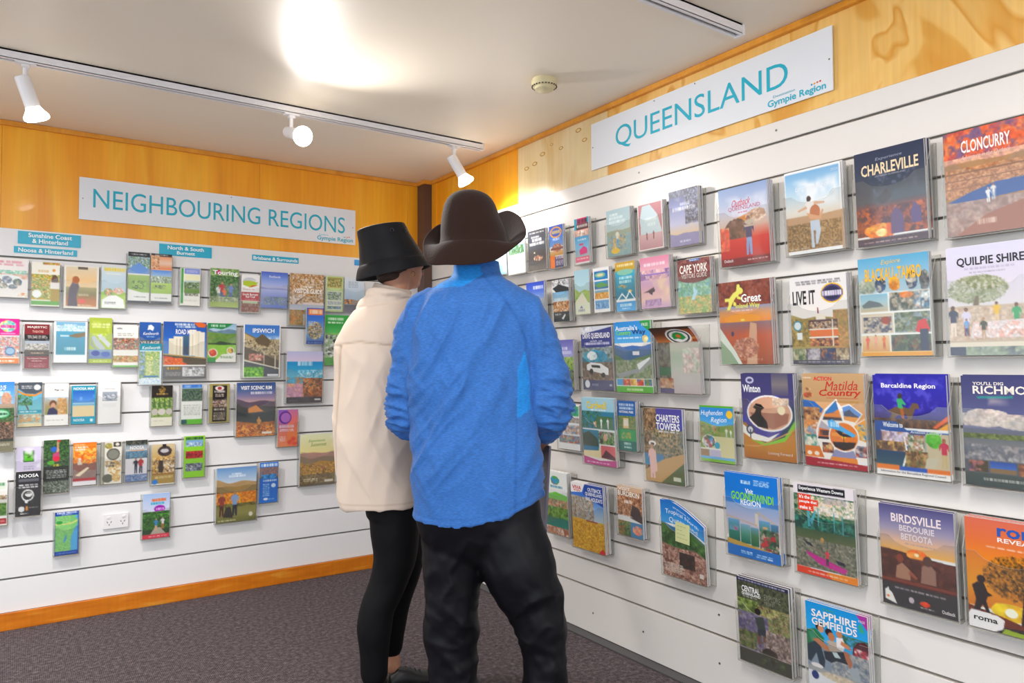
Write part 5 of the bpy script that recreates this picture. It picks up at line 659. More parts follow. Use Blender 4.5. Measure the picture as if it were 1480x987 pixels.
# ------------------------------------------------------------------ signs
def flat_text(s, x0, x1, z0, z1, m, parent, y=-0.0062, bold=False, name='lettering', italic=0.0):
    tv, tf = text_mesh(s, bold, 4)
    xs = x0 + (x1 - x0) * tv[:, 0] + tv[:, 1] * italic; zs = z0 + (z1 - z0) * tv[:, 1]
    b = MB(); b.add(list(zip(xs, xs * 0 + y, zs)), tf)
    me = bpy.data.meshes.new(name); me.from_pydata(b.v, [], b.f); me.materials.append(m)
    return link(name, me, parent)
def screws(parent, pts, y=-0.0052):
    for x, z in pts: MB().tube([(x, y, z), (x, y - 0.0015, z)], 0.003, 8).build('screw', M_screw, parent)
M_white_t = mat('white_lettering', 'f6fbfc', 0.4)
# left header, local x along the wall
s1 = empty('header_sign', (-1.2055, -0.001, 1.962), (0, 0, 0), label='long white NEIGHBOURING REGIONS board on the orange plywood', cat='sign')
MB().box(-0.7265, 0.7265, -0.0055, 0, 0, 0.2115).build('board', M_sign, s1)
flat_text('NEIGHBOURING REGIONS', -0.665, 0.659, 0.064, 0.160, M_teal, s1)
flat_text('Destination', 0.50, 0.555, 0.041, 0.049, M_teal, s1)
flat_text('Gympie Region', 0.488, 0.711, 0.006, 0.038, M_teal, s1, bold=True)
screws(s1, [(-.71, .105), (.71, .105), (0, .2)])
s2 = empty('header_sign', (-0.001, -2.249, 2.124), (0, 0, -math.pi / 2), label='long white QUEENSLAND board on the right plywood', cat='sign')
MB().box(-0.601, 0.601, -0.0055, 0, 0, 0.2145).build('board', M_sign, s2)
flat_text('QUEENSLAND', -0.436, 0.435, 0.052, 0.158, M_teal, s2, bold=False)
flat_text('Destination', 0.375, 0.462, 0.040, 0.049, M_teal, s2)
flat_text('Gympie Region', 0.352, 0.577, 0.005, 0.036, M_teal, s2, bold=True)
screws(s2, [(-.59, .105), (.59, .105), (-.2, .205), (0.02, .207)])
for p, x0, z0 in ((s1, .655, .041), (s2, .525, .0405)):
    for i, c in enumerate(('2890c8', 'f0a020', 'e86820', 'd83028')):
        MB().tube([(x0 + i * .0105, -.0062, z0 + i * .001), (x0 + i * .0105, -.0058, z0 + i * .001)], .0034, 10).build('logo_dot', mat('logo_dot_' + c, c, 0.4), p)
def plate(x0, x1, z0, z1, lines, label, m=None):
    o = empty('name_plate', ((x0 + x1) / 2, -0.0005, z0), label=label, cat='sign', group='teal region name plates on the left wall')
    MB().box(-(x1 - x0) / 2, (x1 - x0) / 2, -0.003, 0, 0, z1 - z0).build('plate', m or M_plate, o)
    for s, a, b_, c, d in lines: flat_text(s, a, b_, c, d, M_white_t, o, y=-0.0036, bold=True)
plate(-2.181, -1.921, 1.818, 1.879, [('Sunshine Coast', -.088, .092, .034, .055), ('& Hinterland', -.072, .075, .007, .028)], 'teal plate reading Sunshine Coast & Hinterland above the Noosa plate')
plate(-2.196, -1.9365, 1.773, 1.8045, [('Noosa & Hinterland', -.112, .113, .006, .026)], 'narrow teal plate reading Noosa & Hinterland')
plate(-1.566, -1.305, 1.815, 1.874, [('North & South', -.09, .09, .032, .052), ('Burnett', -.045, .045, .008, .026)], 'teal plate reading North & South Burnett')
plate(-1.090, -0.8265, 1.8225, 1.8555, [('Brisbane & Surrounds', -.125, .125, .006, .026)], 'narrow teal plate reading Brisbane & Surrounds')
plate(-0.483, -0.23, 1.840, 1.874, [], 'bright blue plate half hidden behind the black bucket hat', M_plate2)

# ------------------------------------------------------------------ power outlet
ol = empty('power_outlet', (-1.75, -0.0005, 0.416), label='white double power outlet low on the left slat wall', cat='outlet')
MB().box(-0.0565, 0.0565, -0.009, 0, 0, 0.074).build('face_plate', M_white, ol, bevel=0.002)
for sx in (-1, 1):
    MB().box(sx * .034 - .008, sx * .034 + .008, -.0125, -.0085, .052, .063).build('switch', M_white, ol, bevel=0.001)
    for k, (dx, dz, a) in enumerate(((-.008, .034, .5), (.008, .034, -.5), (0, .021, 0))):
        b = MB(); ca, sa = math.cos(a), math.sin(a); V = []
        for y in (-.0096, -.0088):
            for (px, pz) in ((-.0013, -.0045), (.0013, -.0045), (.0013, .0045), (-.0013, .0045)):
                V.append((sx * .03 + dx + px * ca - pz * sa, y, dz + px * sa + pz * ca))
        b.add(V, [(0, 1, 2, 3), (4, 7, 6, 5), (0, 4, 5, 1), (1, 5, 6, 2), (2, 6, 7, 3), (3, 7, 4, 0)]).build('pin_slot', M_dark, ol)

# ------------------------------------------------------------------ ceiling track, spotlights, smoke detector
def rail(y, xa, xb, label):
    o = empty('light_track', ((xa + xb) / 2, y, H - 0.0005), label=label, cat='track')
    L = (xb - xa) / 2; w = 0.018
    b = MB()
    b.box(-L, L, -w, -w + .005, -.034, 0); b.box(-L, L, w - .005, w, -.034, 0); b.box(-L, L, -w, w, -.006, 0)
    b.box(-L, L, -w, -w + .010, -.036, -.031); b.box(-L, L, w - .010, w, -.036, -.031)
    b.build('channel', M_white, o)
    MB().box(-L + .02, L - .02, -.007, .007, -.024, -.010).build('conductor_slot', M_dark, o)
    MB().box(L, L + .012, -w - .001, w + .001, -.037, 0).build('end_cap', M_white, o)
rail(-0.945, -4.6, -0.170, 'long white light track running parallel to the left wall')
rail(-2.59, -3.3, -0.150, 'white light track at the top edge without visible lamps')
M_bulb = mat('lit_bulb_lens', 'ffffff', 0.3, emit=('fffaf2', 22.0))
M_bulbside = mat('bulb_glass_side', 'f4f2f2', 0.2, emit=('fff4e4', 5.0))
def spot(x, y, d, label, power, stem=0.085):
    o = empty('track_spotlight', (x, y, H - 0.037), label=label, cat='spotlight', group='white spotlights on the ceiling track')
    d = Vector(d).normalized()
    MB().box(-.034, .034, -.017, .017, -.006, .004).box(-.014, .014, -.014, .014, -.02, -.006).build('adapter', M_white, o, bevel=0.002)
    MB().tube([(0, 0, -.018), (0, 0, -stem)], 0.0085, 12).build('stem', M_white, o, smooth=True)
    side = d.cross(Vector((0, 0, 1))).normalized()
    p = Vector((0, 0, -stem)); a = p - d * 0.035 - side * 0.0
    R = 0.026
    L = 0.115
    b = MB(); b.tube([a, a + d * .003, a + d * L, a + d * (L + .001)], [R * .9, R, R, R * .8], 28); b.build('lamp_housing', M_white, o, smooth=True)
    m = a + d * (L - .001)
    b = MB(); b.tube([m, m + d * .012, m + d * .032, m + d * .042], [.024, .030, .043, .0435], 28, cap=False); b.build('bulb', M_bulbside, o, smooth=True)
    e = m + d * .042
    b = MB(); b.tube([e, e + d * .006, e + d * .010], [.0435, .036, .012], 28); b.build('bulb_lens', M_bulb, o, smooth=True)
    l = bpy.data.lights.new('spot_beam', 'SPOT'); l.energy = power; l.spot_size = math.radians(128); l.spot_blend = 1.0; l.shadow_soft_size = 0.055
    l.color = (1.0, 0.97, 0.93)
    lo = bpy.data.objects.new('spot_beam', l); COL.objects.link(lo); lo.parent = o
    lo.location = e + d * .02; lo.rotation_euler = d.to_track_quat('-Z', 'Y').to_euler()
spot(-2.175, -0.945, (.04, .012, -.115), 'white spotlight pointing down, leftmost on the track', 43)
spot(-1.175, -0.945, (.018, -.122, -.045), 'white spotlight turned toward the viewer, middle of the track', 42)
spot(-0.328, -0.945, (.062, -.02, -.105), 'white spotlight above the brown hat, nearest the corner', 21)
spot(-3.2, -0.945, (.01, .06, -.115), 'white spotlight outside the left edge of the picture', 44)
sd = empty('smoke_detector', (-0.415, -1.83, H), label='round cream smoke detector on the ceiling', cat='detector')
MB().tube([(0, 0, 0), (0, 0, -.008), (0, 0, -.009), (0, 0, -.028), (0, 0, -.032)], [.05, .05, .054, .052, .046], 36).build('housing', M_cream, sd, smooth=True)
for k in range(24):
    a = k * math.pi / 12
    MB().box(-.0022, .0022, .0485, .0525, -.0325, -.0285).build('vent_slot', M_dark, sd).rotation_euler = (0, 0, a)
MB().tube([(0, 0, -.031), (0, 0, -.041), (0, 0, -.047)], [.041, .039, .028], 32).build('sensor_cap', M_cream, sd, smooth=True)

# ------------------------------------------------------------------ sticky note
nt_ = empty('sticky_note', (-0.0655, -2.232, 0.542), (0.05, 0.06, -math.pi / 2), label='pale yellow sticky note on the Tropical North magazine', cat='note')
MB().box(-.036, .036, -.0006, .0002, 0, .076).build('paper', mat('note_paper', 'd8dca0', 0.8), nt_)
b = MB()
for r, (n, wd) in enumerate(((3, .05), (2, .03), (3, .045), (4, .055))):
    x = -.028
    for k in range(n): b.box(x, x + wd / n * .75, -.0009, -.0007, .062 - r * .015, .0635 - r * .015); x += wd / n
b.build('pencil_line', mat('pencil', '98a078', 0.8), nt_)

# ------------------------------------------------------------------ people
def superring(cx, cy, z, rx, ry, e=2.3, n=40, tilt=0.0, tilty=0.0, curv=0.0):
    out = []
    for k in range(n):
        t = 2 * math.pi * k / n; c, s = math.cos(t), math.sin(t)
        x = rx * math.copysign(abs(c) ** (2 / e), c); y = ry * math.copysign(abs(s) ** (2 / e), s)
        out.append((cx + x, cy + y, z + tilt * x + tilty * y + curv * x * x))
    return out
def loft(mb, rings):
    n = len(rings[0]); o = len(mb.v)
    for r in rings: mb.v += [tuple(map(float, p)) for p in r]
    for i in range(len(rings) - 1):
        for k in range(n):
            a = o + i * n + k; b = o + i * n + (k + 1) % n
            mb.f.append((a, b, b + n, a + n)); mb.m.append(mb.mi)
    mb.f.append(tuple(o + k for k in reversed(range(n)))); mb.m.append(mb.mi)
    q = o + (len(rings) - 1) * n; mb.f.append(tuple(q + k for k in range(n))); mb.m.append(mb.mi)
def interp(rows, m=5):
    """smooth (Catmull) densify rows of numbers"""
    R = np.array(rows, float); out = []
    for i in range(len(R) - 1):
        p0, p1, p2, p3 = R[max(i - 1, 0)], R[i], R[i + 1], R[min(i + 2, len(R) - 1)]
        for k in range(m):
            t = k / m
            out.append(0.5 * ((2 * p1) + (-p0 + p2) * t + (2 * p0 - 5 * p1 + 4 * p2 - p3) * t * t + (-p0 + 3 * p1 - 3 * p2 + p3) * t ** 3))
    out.append(R[-1]); return np.array(out)
def torso(mb, rows, e=2.3):
    # rows: z cx cy rx ry tilt
    loft(mb, [superring(r[1], r[2], r[0], r[3], r[4], e, 40, r[5], 0, r[6] if len(r) > 6 else 0) for r in interp(rows)])
def limb(mb, rows, n=20, m=5):
    # rows: x y z r ; rounded ends
    R = interp(rows, m)
    P = [Vector(r[:3]) for r in R]; rad = [float(r[3]) for r in R]
    d0 = (P[0] - P[1]).normalized(); d1 = (P[-1] - P[-2]).normalized()
    P = [P[0] + d0 * rad[0] * .9, P[0] + d0 * rad[0] * .6] + P + [P[-1] + d1 * rad[-1] * .6, P[-1] + d1 * rad[-1] * .9]
    rad = [rad[0] * .35, rad[0] * .78] + rad + [rad[-1] * .78, rad[-1] * .35]
    mb.tube(P, rad, n)
def ball(mb, c, r, n=16):
    rx, ry, rz = r if isinstance(r, tuple) else (r, r, r)
    rings = []
    for i in range(1, n):
        t = math.pi * i / n
        rings.append([(c[0] + rx * math.sin(t) * math.cos(2 * math.pi * k / 20), c[1] + ry * math.sin(t) * math.sin(2 * math.pi * k / 20), c[2] - rz * math.cos(t)) for k in range(20)])
    loft(mb, rings)

def solid(name, mb, material, parent, voxel=0.007, smooth=6, disp=None, paintf=None, rot=None, **k):
    """fuse the closed shapes of mb into ONE continuous surface"""
    me = bpy.data.meshes.new('tmp'); me.from_pydata(mb.v, [], mb.f)
    bm = bmesh.new(); bm.from_mesh(me); bmesh.ops.recalc_face_normals(bm, faces=bm.faces); bm.to_mesh(me); bm.free()
    ob = bpy.data.objects.new('tmp', me); COL.objects.link(ob)
    r = ob.modifiers.new('r', 'REMESH'); r.mode = 'VOXEL'; r.voxel_size = voxel
    s = ob.modifiers.new('s', 'SMOOTH'); s.iterations = smooth; s.factor = 0.5
    dg = bpy.context.evaluated_depsgraph_get(); dg.update()
    out = bpy.data.meshes.new_from_object(ob.evaluated_get(dg), depsgraph=dg)
    bpy.data.objects.remove(ob); bpy.data.meshes.remove(me)
    n = len(out.vertices); P = np.empty(n * 3); out.vertices.foreach_get('co', P); P = P.reshape(-1, 3)
    if disp is not None:
        N = np.empty(n * 3); out.vertices.foreach_get('normal', N); N = N.reshape(-1, 3)
        P = P + N * disp(P, N)[:, None]
        out.vertices.foreach_set('co', P.ravel())
    out.polygons.foreach_set('use_smooth', [True] * len(out.polygons))
    if paintf is not None:
        C = np.concatenate([lin(paintf(P)), np.ones((n, 1))], 1)
        at = out.attributes.new('Col', 'FLOAT_COLOR', 'POINT'); at.data.foreach_set('color', C.ravel().astype(np.float32))
    out.materials.clear(); out.materials.append(material); out.name = name; out.update()
    return link(name, out, parent, **k)
def n3(x, y, seed=3): return fbm(x + 40, y + 40, seed) - 0.5
def ss(x, a, b):
    t = np.clip((x - a) / (b - a), 0, 1); return t * t * (3 - 2 * t)

def hand(mb, wrist, d, up, s=1.0, side=1, curl=0.5):
    """palm with four fingers and a thumb; d = pointing direction, up = back of the hand"""
    d = Vector(d).normalized(); up = Vector(up); up = (up - d * up.dot(d)).normalized(); lat = d.cross(up) * side
    w = Vector(wrist)
    for a in (-.024, -.008, .008, .024):
        limb(mb, [tuple(w + lat * a * .6) + (.017 * s,), tuple(w + d * .045 * s + lat * a * .9) + (.0145 * s,), tuple(w + d * .085 * s + lat * a * 1.15) + (.0115 * s,)], 10, 3)
    for a, L in ((-.033, .062), (-.012, .078), (.0115, .084), (.034, .074)):
        p = w + d * .085 * s + lat * a; pts = [tuple(p) + (.0095 * s,)]; dd = d.copy()
        for j, fr in enumerate((.45, .32, .23)):
            ang = curl * (0.7 + .3 * j); dd = (dd * math.cos(ang) - up * math.sin(ang)).normalized()
            upn = (up - dd * up.dot(dd)).normalized(); p = p + dd * L * fr * s
            pts.append(tuple(p) + ((.009, .0082, .0072)[j] * s,)); up_l = upn
        limb(mb, pts, 10, 3)
    p = w + d * .02 * s + lat * .03 * s; t1 = (d * .6 + lat * .8 - up * .3).normalized()
    limb(mb, [tuple(p) + (.014 * s,), tuple(p + t1 * .035 * s) + (.0115 * s,), tuple(p + t1 * .055 * s + d * .022 * s) + (.0095 * s,), tuple(p + t1 * .06 * s + d * .045 * s) + (.008 * s,)], 10, 3)

def head(mb, c, yaw, s=1.0, pitch=0.0):
    """skull, jaw, nose, ears, lips and brow; +Y of the head is the face"""
    R = Matrix.Translation(Vector(c)) @ Matrix.Rotation(yaw, 4, 'Z') @ Matrix.Rotation(-pitch, 4, 'X')
    t = MB()
    ball(t, (0, -.012, .028), (.074, .094, .088)); ball(t, (0, .022, -.035), (.058, .066, .072))
    ball(t, (0, .05, -.085), (.026, .026, .022))
    limb(t, [(0, .088, .02, .009), (0, .104, -.012, .012), (0, .098, -.024, .014)], 12, 3)
    for sx in (-1, 1):
        ball(t, (sx * .0155, .092, -.026), (.008, .009, .007), 8)
        ball(t, (sx * .078, -.004, -.005), (.009, .018, .031), 10); ball(t, (sx * .074, 0, -.03), (.007, .01, .012), 8)
        ball(t, (sx * .032, .074, .03), (.02, .012, .007), 8); ball(t, (sx * .04, .056, -.02), (.02, .02, .018), 8)
    ball(t, (0, .083, -.052), (.022, .009, .005), 8); ball(t, (0, .082, -.062), (.018, .009, .006), 8)
    o = len(mb.v)
    mb.v += [tuple(R @ Vector([q * s for q in v])) for v in t.v]
    mb.f += [tuple(i + o for i in f) for f in t.f]; mb.m += t.m
    return R
def face_parts(R, parent, s=1.0, iris='4c3424'):
    for sx in (-1, 1):
        b = MB(); ball(b, (0, 0, 0), .0115 * s, 10); e = b.build('eye', mat('eye_white', 'f0ece8', .2), parent, smooth=True); e.location = R @ Vector((sx * .031 * s, .073 * s, .008 * s))
        b = MB(); ball(b, (0, 0, 0), .0058 * s, 8); q = b.build('iris', mat('iris', iris, .2), e, smooth=True); q.location = R.to_3x3() @ Vector((0, .0075 * s, 0))
    b = MB(); ball(b, (0, 0, 0), (.021 * s, .005 * s, .0055 * s), 8); q = b.build('lips', mat('lips', 'b06a60', .5), parent, smooth=True); q.matrix_local = R @ Matrix.Translation((0, .088 * s, -.057 * s))

def shoe(mb, heel, yaw, s=1.0):
    c, sn = math.cos(yaw), math.sin(yaw)
    def T(p): return (heel[0] + p[0] * c - p[1] * sn, heel[1] + p[0] * sn + p[1] * c, heel[2] + p[2])
    rows = [(-.01, .030, .06), (.02, .036, .088), (.06, .038, .085), (.11, .042, .062), (.17, .047, .05), (.23, .044, .042), (.262, .028, .03)]
    rings = []
    for y, w, h in rows:
        ring = []
        for k in range(20):
            t = 2 * math.pi * k / 20
            x = w * s * math.cos(t); z = h * s * .5 + h * s * .5 * math.sin(t)
            ring.append(T((x, y * s, max(z, 0.0))))
        rings.append(ring)
    loft(mb, rings)

ROT = -math.atan2(0.5673, 0.8235)
M_skin = attr_mat('skin', 0.5, 0.4, bump=(350, .12, .002))
SKIN = hx('c48c70')
def skinpaint(P):
    n = n3(P[:, 0] * 25, P[:, 2] * 25)[:, None]
    return np.clip(SKIN[None] * (1 + n * .12), 0, 1)

# ---- man in the blue pullover -------------------------------------------------
man = empty('person', (-0.948, -2.165, 0), (0, 0, ROT), label='person in heathered blue pullover and brown felt hat, back turned, reading', cat='person')
b = MB()
torso(b, [(.80, .0, 0, .14, .09, 0), (1.0, -.01, 0, .155, .095, 0), (1.2, -.01, 0, .165, .1, 0), (1.38, -.005, 0, .17, .09, 0), (1.44, -.005, .01, .09, .06, 0), (1.50, -.01, .03, .05, .048, 0), (1.60, -.012, .04, .05, .050, 0)])
limb(b, [(-.16, .0, 1.42, .048), (-.232, .0, 1.24, .046), (-.234, .035, 1.06, .042), (-.18, .115, 1.06, .036), (-.08, .24, 1.09, .027)])
limb(b, [(.15, .0, 1.42, .048), (.205, .0, 1.25, .046), (.232, .03, 1.08, .043), (.226, .12, 1.0, .038), (.208, .19, .965, .029)])
hand(b, (-.08, .24, 1.09), (.75, .5, .1), (0, .3, 1), 1.0, 1, .55)
hand(b, (.208, .19, .965), (-.25, .75, -.35), (.9, .2, .3), 1.05, -1, .5)
limb(b, [(-.085, .03, .80, .085), (-.086, .03, .5, .055), (-.082, .03, .3, .05), (-.081, .03, .09, .036)])
limb(b, [(.10, -.01, .80, .085), (.18, -.02, .5, .055), (.205, -.03, .3, .05), (.214, -.03, .09, .036)])
Rm = head(b, (-.018, .042, 1.668), -0.25, .97, -0.05)
mb_ = solid('body', b, M_skin, man, 0.0055, 2, None, skinpaint)
face_parts(Rm, mb_)
b = MB(); ball(b, (0, 0, 0), (.079, .096, .09)); hr = b.build('hair', mat('short_dark_hair', '2c201a', .6), man, smooth=True); hr.matrix_local = Rm @ Matrix.Translation((0, -.019, .032))

M_jack = attr_mat('blue_knit', 0.75, 0.3, sheen=0.12, heather=0.22)
b = MB()
torso(b, [(.728, .0, 0, .212, .135, .16, 1.05), (.78, .002, 0, .211, .136, .12, .8), (.9, -.004, 0, .205, .135, .04, .3), (1.03, -.016, 0, .198, .13, 0, 0), (1.18, -.02, 0, .20, .13, 0, 0), (1.30, -.018, 0, .205, .125, 0, 0), (1.39, -.012, 0, .205, .11, 0, 0), (1.45, -.006, 0, .185, .095, 0, 0), (1.495, -.003, .01, .135, .08, 0, 0), (1.525, -.003, .02, .09, .072, 0, 0), (1.56, -.005, .03, .083, .076, 0, 0), (1.578, -.005, .033, .080, .075, 0, 0)], 2.4)
limb(b, [(-.15, .0, 1.425, .066), (-.205, -.005, 1.35, .068), (-.232, 0, 1.22, .060), (-.240, .015, 1.10, .057), (-.232, .04, 1.05, .060), (-.19, .10, 1.05, .055), (-.13, .17, 1.065, .050)], 24)
limb(b, [(.13, .0, 1.425, .066), (.178, -.005, 1.36, .070), (.212, 0, 1.26, .070), (.236, .0, 1.16, .072), (.240, .01, 1.085, .073), (.232, .06, 1.055, .066), (.225, .11, 1.02, .056)], 24)
def ridge(n): return (1 - np.abs(n) * 3.2).clip(0, 1) ** 2
def jdisp(P, N):
    x, y, z = P.T
    back = ss(-y, -.04, .03)
    body = 1 - ss(np.abs(x + .01), .20, .235)
    # long folds raking from the shoulder blades to the left hip
    f = ridge(n3(x * 7.5 - z * 3.4 + 2, z * 1.3 + x * 2, 5)) * .019 * ss(z, .76, .95) * (1 - ss(z, 1.40, 1.5)) * body
    f += ridge(n3(x * 9 + z * 4.2 + 7, z * 2.2, 11)) * .008 * (1 - ss(z, 1.36, 1.46)) * body
    f += n3(x * 16 + z * 6, z * 5, 9) * .009 * body * ss(z, .76, .9)
    # taut pull lines from the left elbow
    q = (x + .19) * .75 - (z - 1.02) * .65
    f += ridge(n3(q * 22, (x + z) * 2, 14)) * .009 * ss(-x, -.06, .12) * ss(z, .8, .9) * (1 - ss(z, 1.2, 1.3)) * body
    arm = ss(np.abs(x + .01), .20, .235) * (1 - ss(z, 1.30, 1.40))
    low = 1 - ss(z, 1.10, 1.24)
    f += arm * ridge(n3(x * 5 * np.sign(x) + y * 9, z * 36 + x * 8, 2)) * (.015 * low + .004) + arm * n3(x * 16, z * 26 + y * 14, 8) * .018
    hem = np.exp(-((z - (.752 + .16 * x + 1.05 * x * x)) / .004) ** 2) * -.0022
    return f + hem - .006
def pdist(x, z, pts):
    d = np.full(x.shape, 9.)
    for (a, b_), (c, e) in zip(pts[:-1], pts[1:]):
        L = (c - a) ** 2 + (e - b_) ** 2; t = np.clip(((x - a) * (c - a) + (z - b_) * (e - b_)) / L, 0, 1)
        d = np.minimum(d, np.hypot(x - a - t * (c - a), z - b_ - t * (e - b_)))
    return d
def inpoly(x, z, P):
    m = np.zeros(x.shape, bool); n = len(P)
    for i in range(n):
        x1, y1 = P[i]; x2, y2 = P[(i + 1) % n]
        if y1 == y2: continue
        m ^= ((z < y1) != (z < y2)) & (x < (x2 - x1) * (z - y1) / (y2 - y1) + x1)
    return m
def jpaint(P):
    x, y, z = P.T
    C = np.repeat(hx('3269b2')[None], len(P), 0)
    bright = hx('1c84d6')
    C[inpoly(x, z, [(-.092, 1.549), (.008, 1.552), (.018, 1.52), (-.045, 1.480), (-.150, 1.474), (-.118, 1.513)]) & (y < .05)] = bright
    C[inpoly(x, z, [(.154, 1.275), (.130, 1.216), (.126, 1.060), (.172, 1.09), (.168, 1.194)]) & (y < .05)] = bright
    s = np.zeros(len(P))
    for L in ([(.018, 1.52), (.081, 1.447), (.126, 1.38), (.155, 1.314), (.156, 1.27)], [(-.150, 1.474), (-.204, 1.439), (-.226, 1.395), (-.241, 1.352)], [(.126, 1.06), (.118, .70)], [(-.15, 1.474), (-.118, 1.513), (-.092, 1.549)]):
        s = np.maximum(s, np.exp(-(pdist(x, z, L) / .0042) ** 2) * (y < .03))
    s = s[:, None] * .45
    C = C * (1 - s) + hx('1a5098')[None] * s
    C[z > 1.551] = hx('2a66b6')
    return C
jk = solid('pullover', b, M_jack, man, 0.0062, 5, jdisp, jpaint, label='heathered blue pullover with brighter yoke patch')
b = MB()
b.prism([(0, 0), (.010, .001), (.022, .008), (.012, .005), (.004, .005), (.003, .009)], -.0008, .0006)
q = b.build('chest_mark', mat('mark_dark', '1c3c68', .5), jk); q.name = 'sewn_mark'; q.location = (.150, -.104, .803); q.rotation_euler = (0, 0, .75)

M_trs = attr_mat('black_trouser_cloth', 0.5, 0.22)
b = MB()
torso(b, [(.59, .03, .01, .12, .06, 0), (.63, .02, .008, .175, .088, 0), (.68, .012, 0, .198, .105, 0), (.74, .002, 0, .208, .122, 0), (.84, .0, 0, .195, .12, 0), (.92, 0, 0, .18, .105, 0)], 2.6)
limb(b, [(-.085, .03, .74, .10), (-.090, .03, .62, .102), (-.084, .03, .555, .100), (-.084, .03, .50, .094), (-.086, .03, .43, .086), (-.088, .035, .34, .083), (-.083, .035, .25, .076), (-.080, .035, .16, .074), (-.080, .035, .07, .076)], 24)
limb(b, [(.09, .0, .74, .112), (.115, -.005, .64, .122), (.134, -.01, .57, .124), (.155, -.01, .52, .112), (.185, -.01, .46, .092), (.203, -.02, .38, .076), (.206, -.02, .29, .068), (.213, -.02, .19, .076), (.216, -.02, .07, .078)], 24)
def tdisp(P, N):
    x, y, z = P.T
    f = ridge(n3(x * 6 - z * 5, z * 4 + x * 6, 12)) * .012 * (1 - ss(z, .62, .74)) + n3(x * 12, z * 12 + x * 8, 6) * .010
    f += ridge(n3(x * 4 + z * 9, z * 2 - x * 7, 15)) * .008 * (1 - ss(z, .4, .6))
    return f - .005
def tpaint(P):
    n = n3(P[:, 0] * 9, P[:, 2] * 5, 4)[:, None]
    return np.clip(hx('0d0d13')[None] * (1 + n * .2), 0, 1)
solid('trousers', b, M_trs, man, 0.0075, 5, tdisp, tpaint, label='loose black trousers')
M_shoe = mat('black_shoe', '141416', .5)
for hxx, hy in ((-.08, -.02), (.216, -.08)):
    b = MB(); shoe(b, (hxx, hy, 0), 0.0 if hxx < 0 else -.25, 1.08); b.build('shoe', M_shoe, man, smooth=True)

# brown felt hat: worn, part of the figure's clothing
def hat(parent, name, crown, brim, m, thick, tiltM, inner=None, seg=72, **k):
    """crown: list (z, rx, ry, cx, cy); brim: periodic controls (angle_deg, r_out, z)"""
    rows = interp(crown, 6); rings = []
    for r in rows: rings.append([(r[3] + r[1] * math.cos(2 * math.pi * j / seg), r[4] + r[2] * math.sin(2 * math.pi * j / seg), r[0]) for j in range(seg)])
    base = rings[-1]; bc = rows[-1]
    A = np.array([q[0] for q in brim] + [brim[0][0] + 360.]); Rr = np.array([q[1] for q in brim] + [brim[0][1]]); Z = np.array([q[2] for q in brim] + [brim[0][2]])
    def per(V, a):
        a = (a - A[0]) % 360 + A[0]; i = min(np.searchsorted(A, a, 'right') - 1, len(A) - 2); t = (a - A[i]) / (A[i + 1] - A[i]); n = len(A) - 1
        p0, p1, p2, p3 = V[(i - 1) % n], V[i % n], V[(i + 1) % n], V[(i + 2) % n]
        return 0.5 * (2 * p1 + (-p0 + p2) * t + (2 * p0 - 5 * p1 + 4 * p2 - p3) * t * t + (-p0 + 3 * p1 - 3 * p2 + p3) * t ** 3)
    for st in (.12, .28, .46, .64, .82, .94, 1.0):
        ring = []
        for j in range(seg):
            a = 360 * j / seg; ro, zo = per(Rr, a), per(Z, a)
            bx, by, bz = base[j]; ox, oy = bc[3] + ro * math.cos(math.radians(a)), bc[4] + ro * math.sin(math.radians(a))
            e = st ** 0.8; zz = bz + (zo - bz) * (st ** 1.25)
            ring.append((bx + (ox - bx) * e, by + (oy - by) * e, zz))
        rings.append(ring)
    mb = MB(); n = seg; o = 0
    for r in rings: mb.v += r
    for i in range(len(rings) - 1):
        for kx in range(n):
            a = i * n + kx; b2 = i * n + (kx + 1) % n; mb.f.append((a, b2, b2 + n, a + n)); mb.m.append(0)
    mb.f.append(tuple(range(n))); mb.m.append(0)
    mb.v = [tuple(tiltM @ Vector(v)) for v in mb.v]
    o = mb.build(name, m, parent, smooth=True, **k)
    so = o.modifiers.new('thickness', 'SOLIDIFY'); so.thickness = thick; so.offset = 1
    su = o.modifiers.new('soft', 'SUBSURF'); su.levels = 1; su.render_levels = 1
    return o
M_felt = mat('brown_felt', '2c1c17', 0.9, spec=0.12, bump=(140, .3, .004), sheen=0.12)
hat(man, 'felt_hat', [(1.806, .004, .004, -.030, .03), (1.803, .035, .035, -.029, .03), (1.789, .062, .064, -.028, .03), (1.764, .080, .086, -.027, .03), (1.725, .092, .103, -.024, .03), (1.685, .102, .112, -.018, .03), (1.645, .108, .117, -.013, .03), (1.625, .114, .122, -.012, .03)],
    [(7, .165, 1.712), (27, .154, 1.75), (47, .15, 1.766), (90, .16, 1.74), (130, .165, 1.725), (146, .16, 1.712), (167, .17, 1.665), (190, .170, 1.612), (213, .168, 1.552), (240, .153, 1.543), (270, .150, 1.541), (298, .150, 1.556), (320, .160, 1.595), (344, .178, 1.648)],
    M_felt, 0.0035, Matrix(), label='brown felt hat with floppy wavy brim')

# leaflet held in his hand
lf = empty('leaflet', (-0.948, -2.165, 0), (0, 0, ROT), label='folded grey and blue leaflet held by the person in blue', cat='leaflet')
b = MB(); b.box(-.0035, .0035, -.10, .10, -.14, .15)
q = b.build('sheet', mat('leaflet_grey', '6c6878', .4), lf); q.location = (.208, .262, .80); q.rotation_euler = (.04, 0.05, .28)
b = MB(); b.box(-.0042, .0042, -.101, .101, -.175, -.139)
q = b.build('foot_band', mat('leaflet_blue', '1c4c90', .4), lf); q.location = (.208, .262, .80); q.rotation_euler = (.04, 0.05, .28)

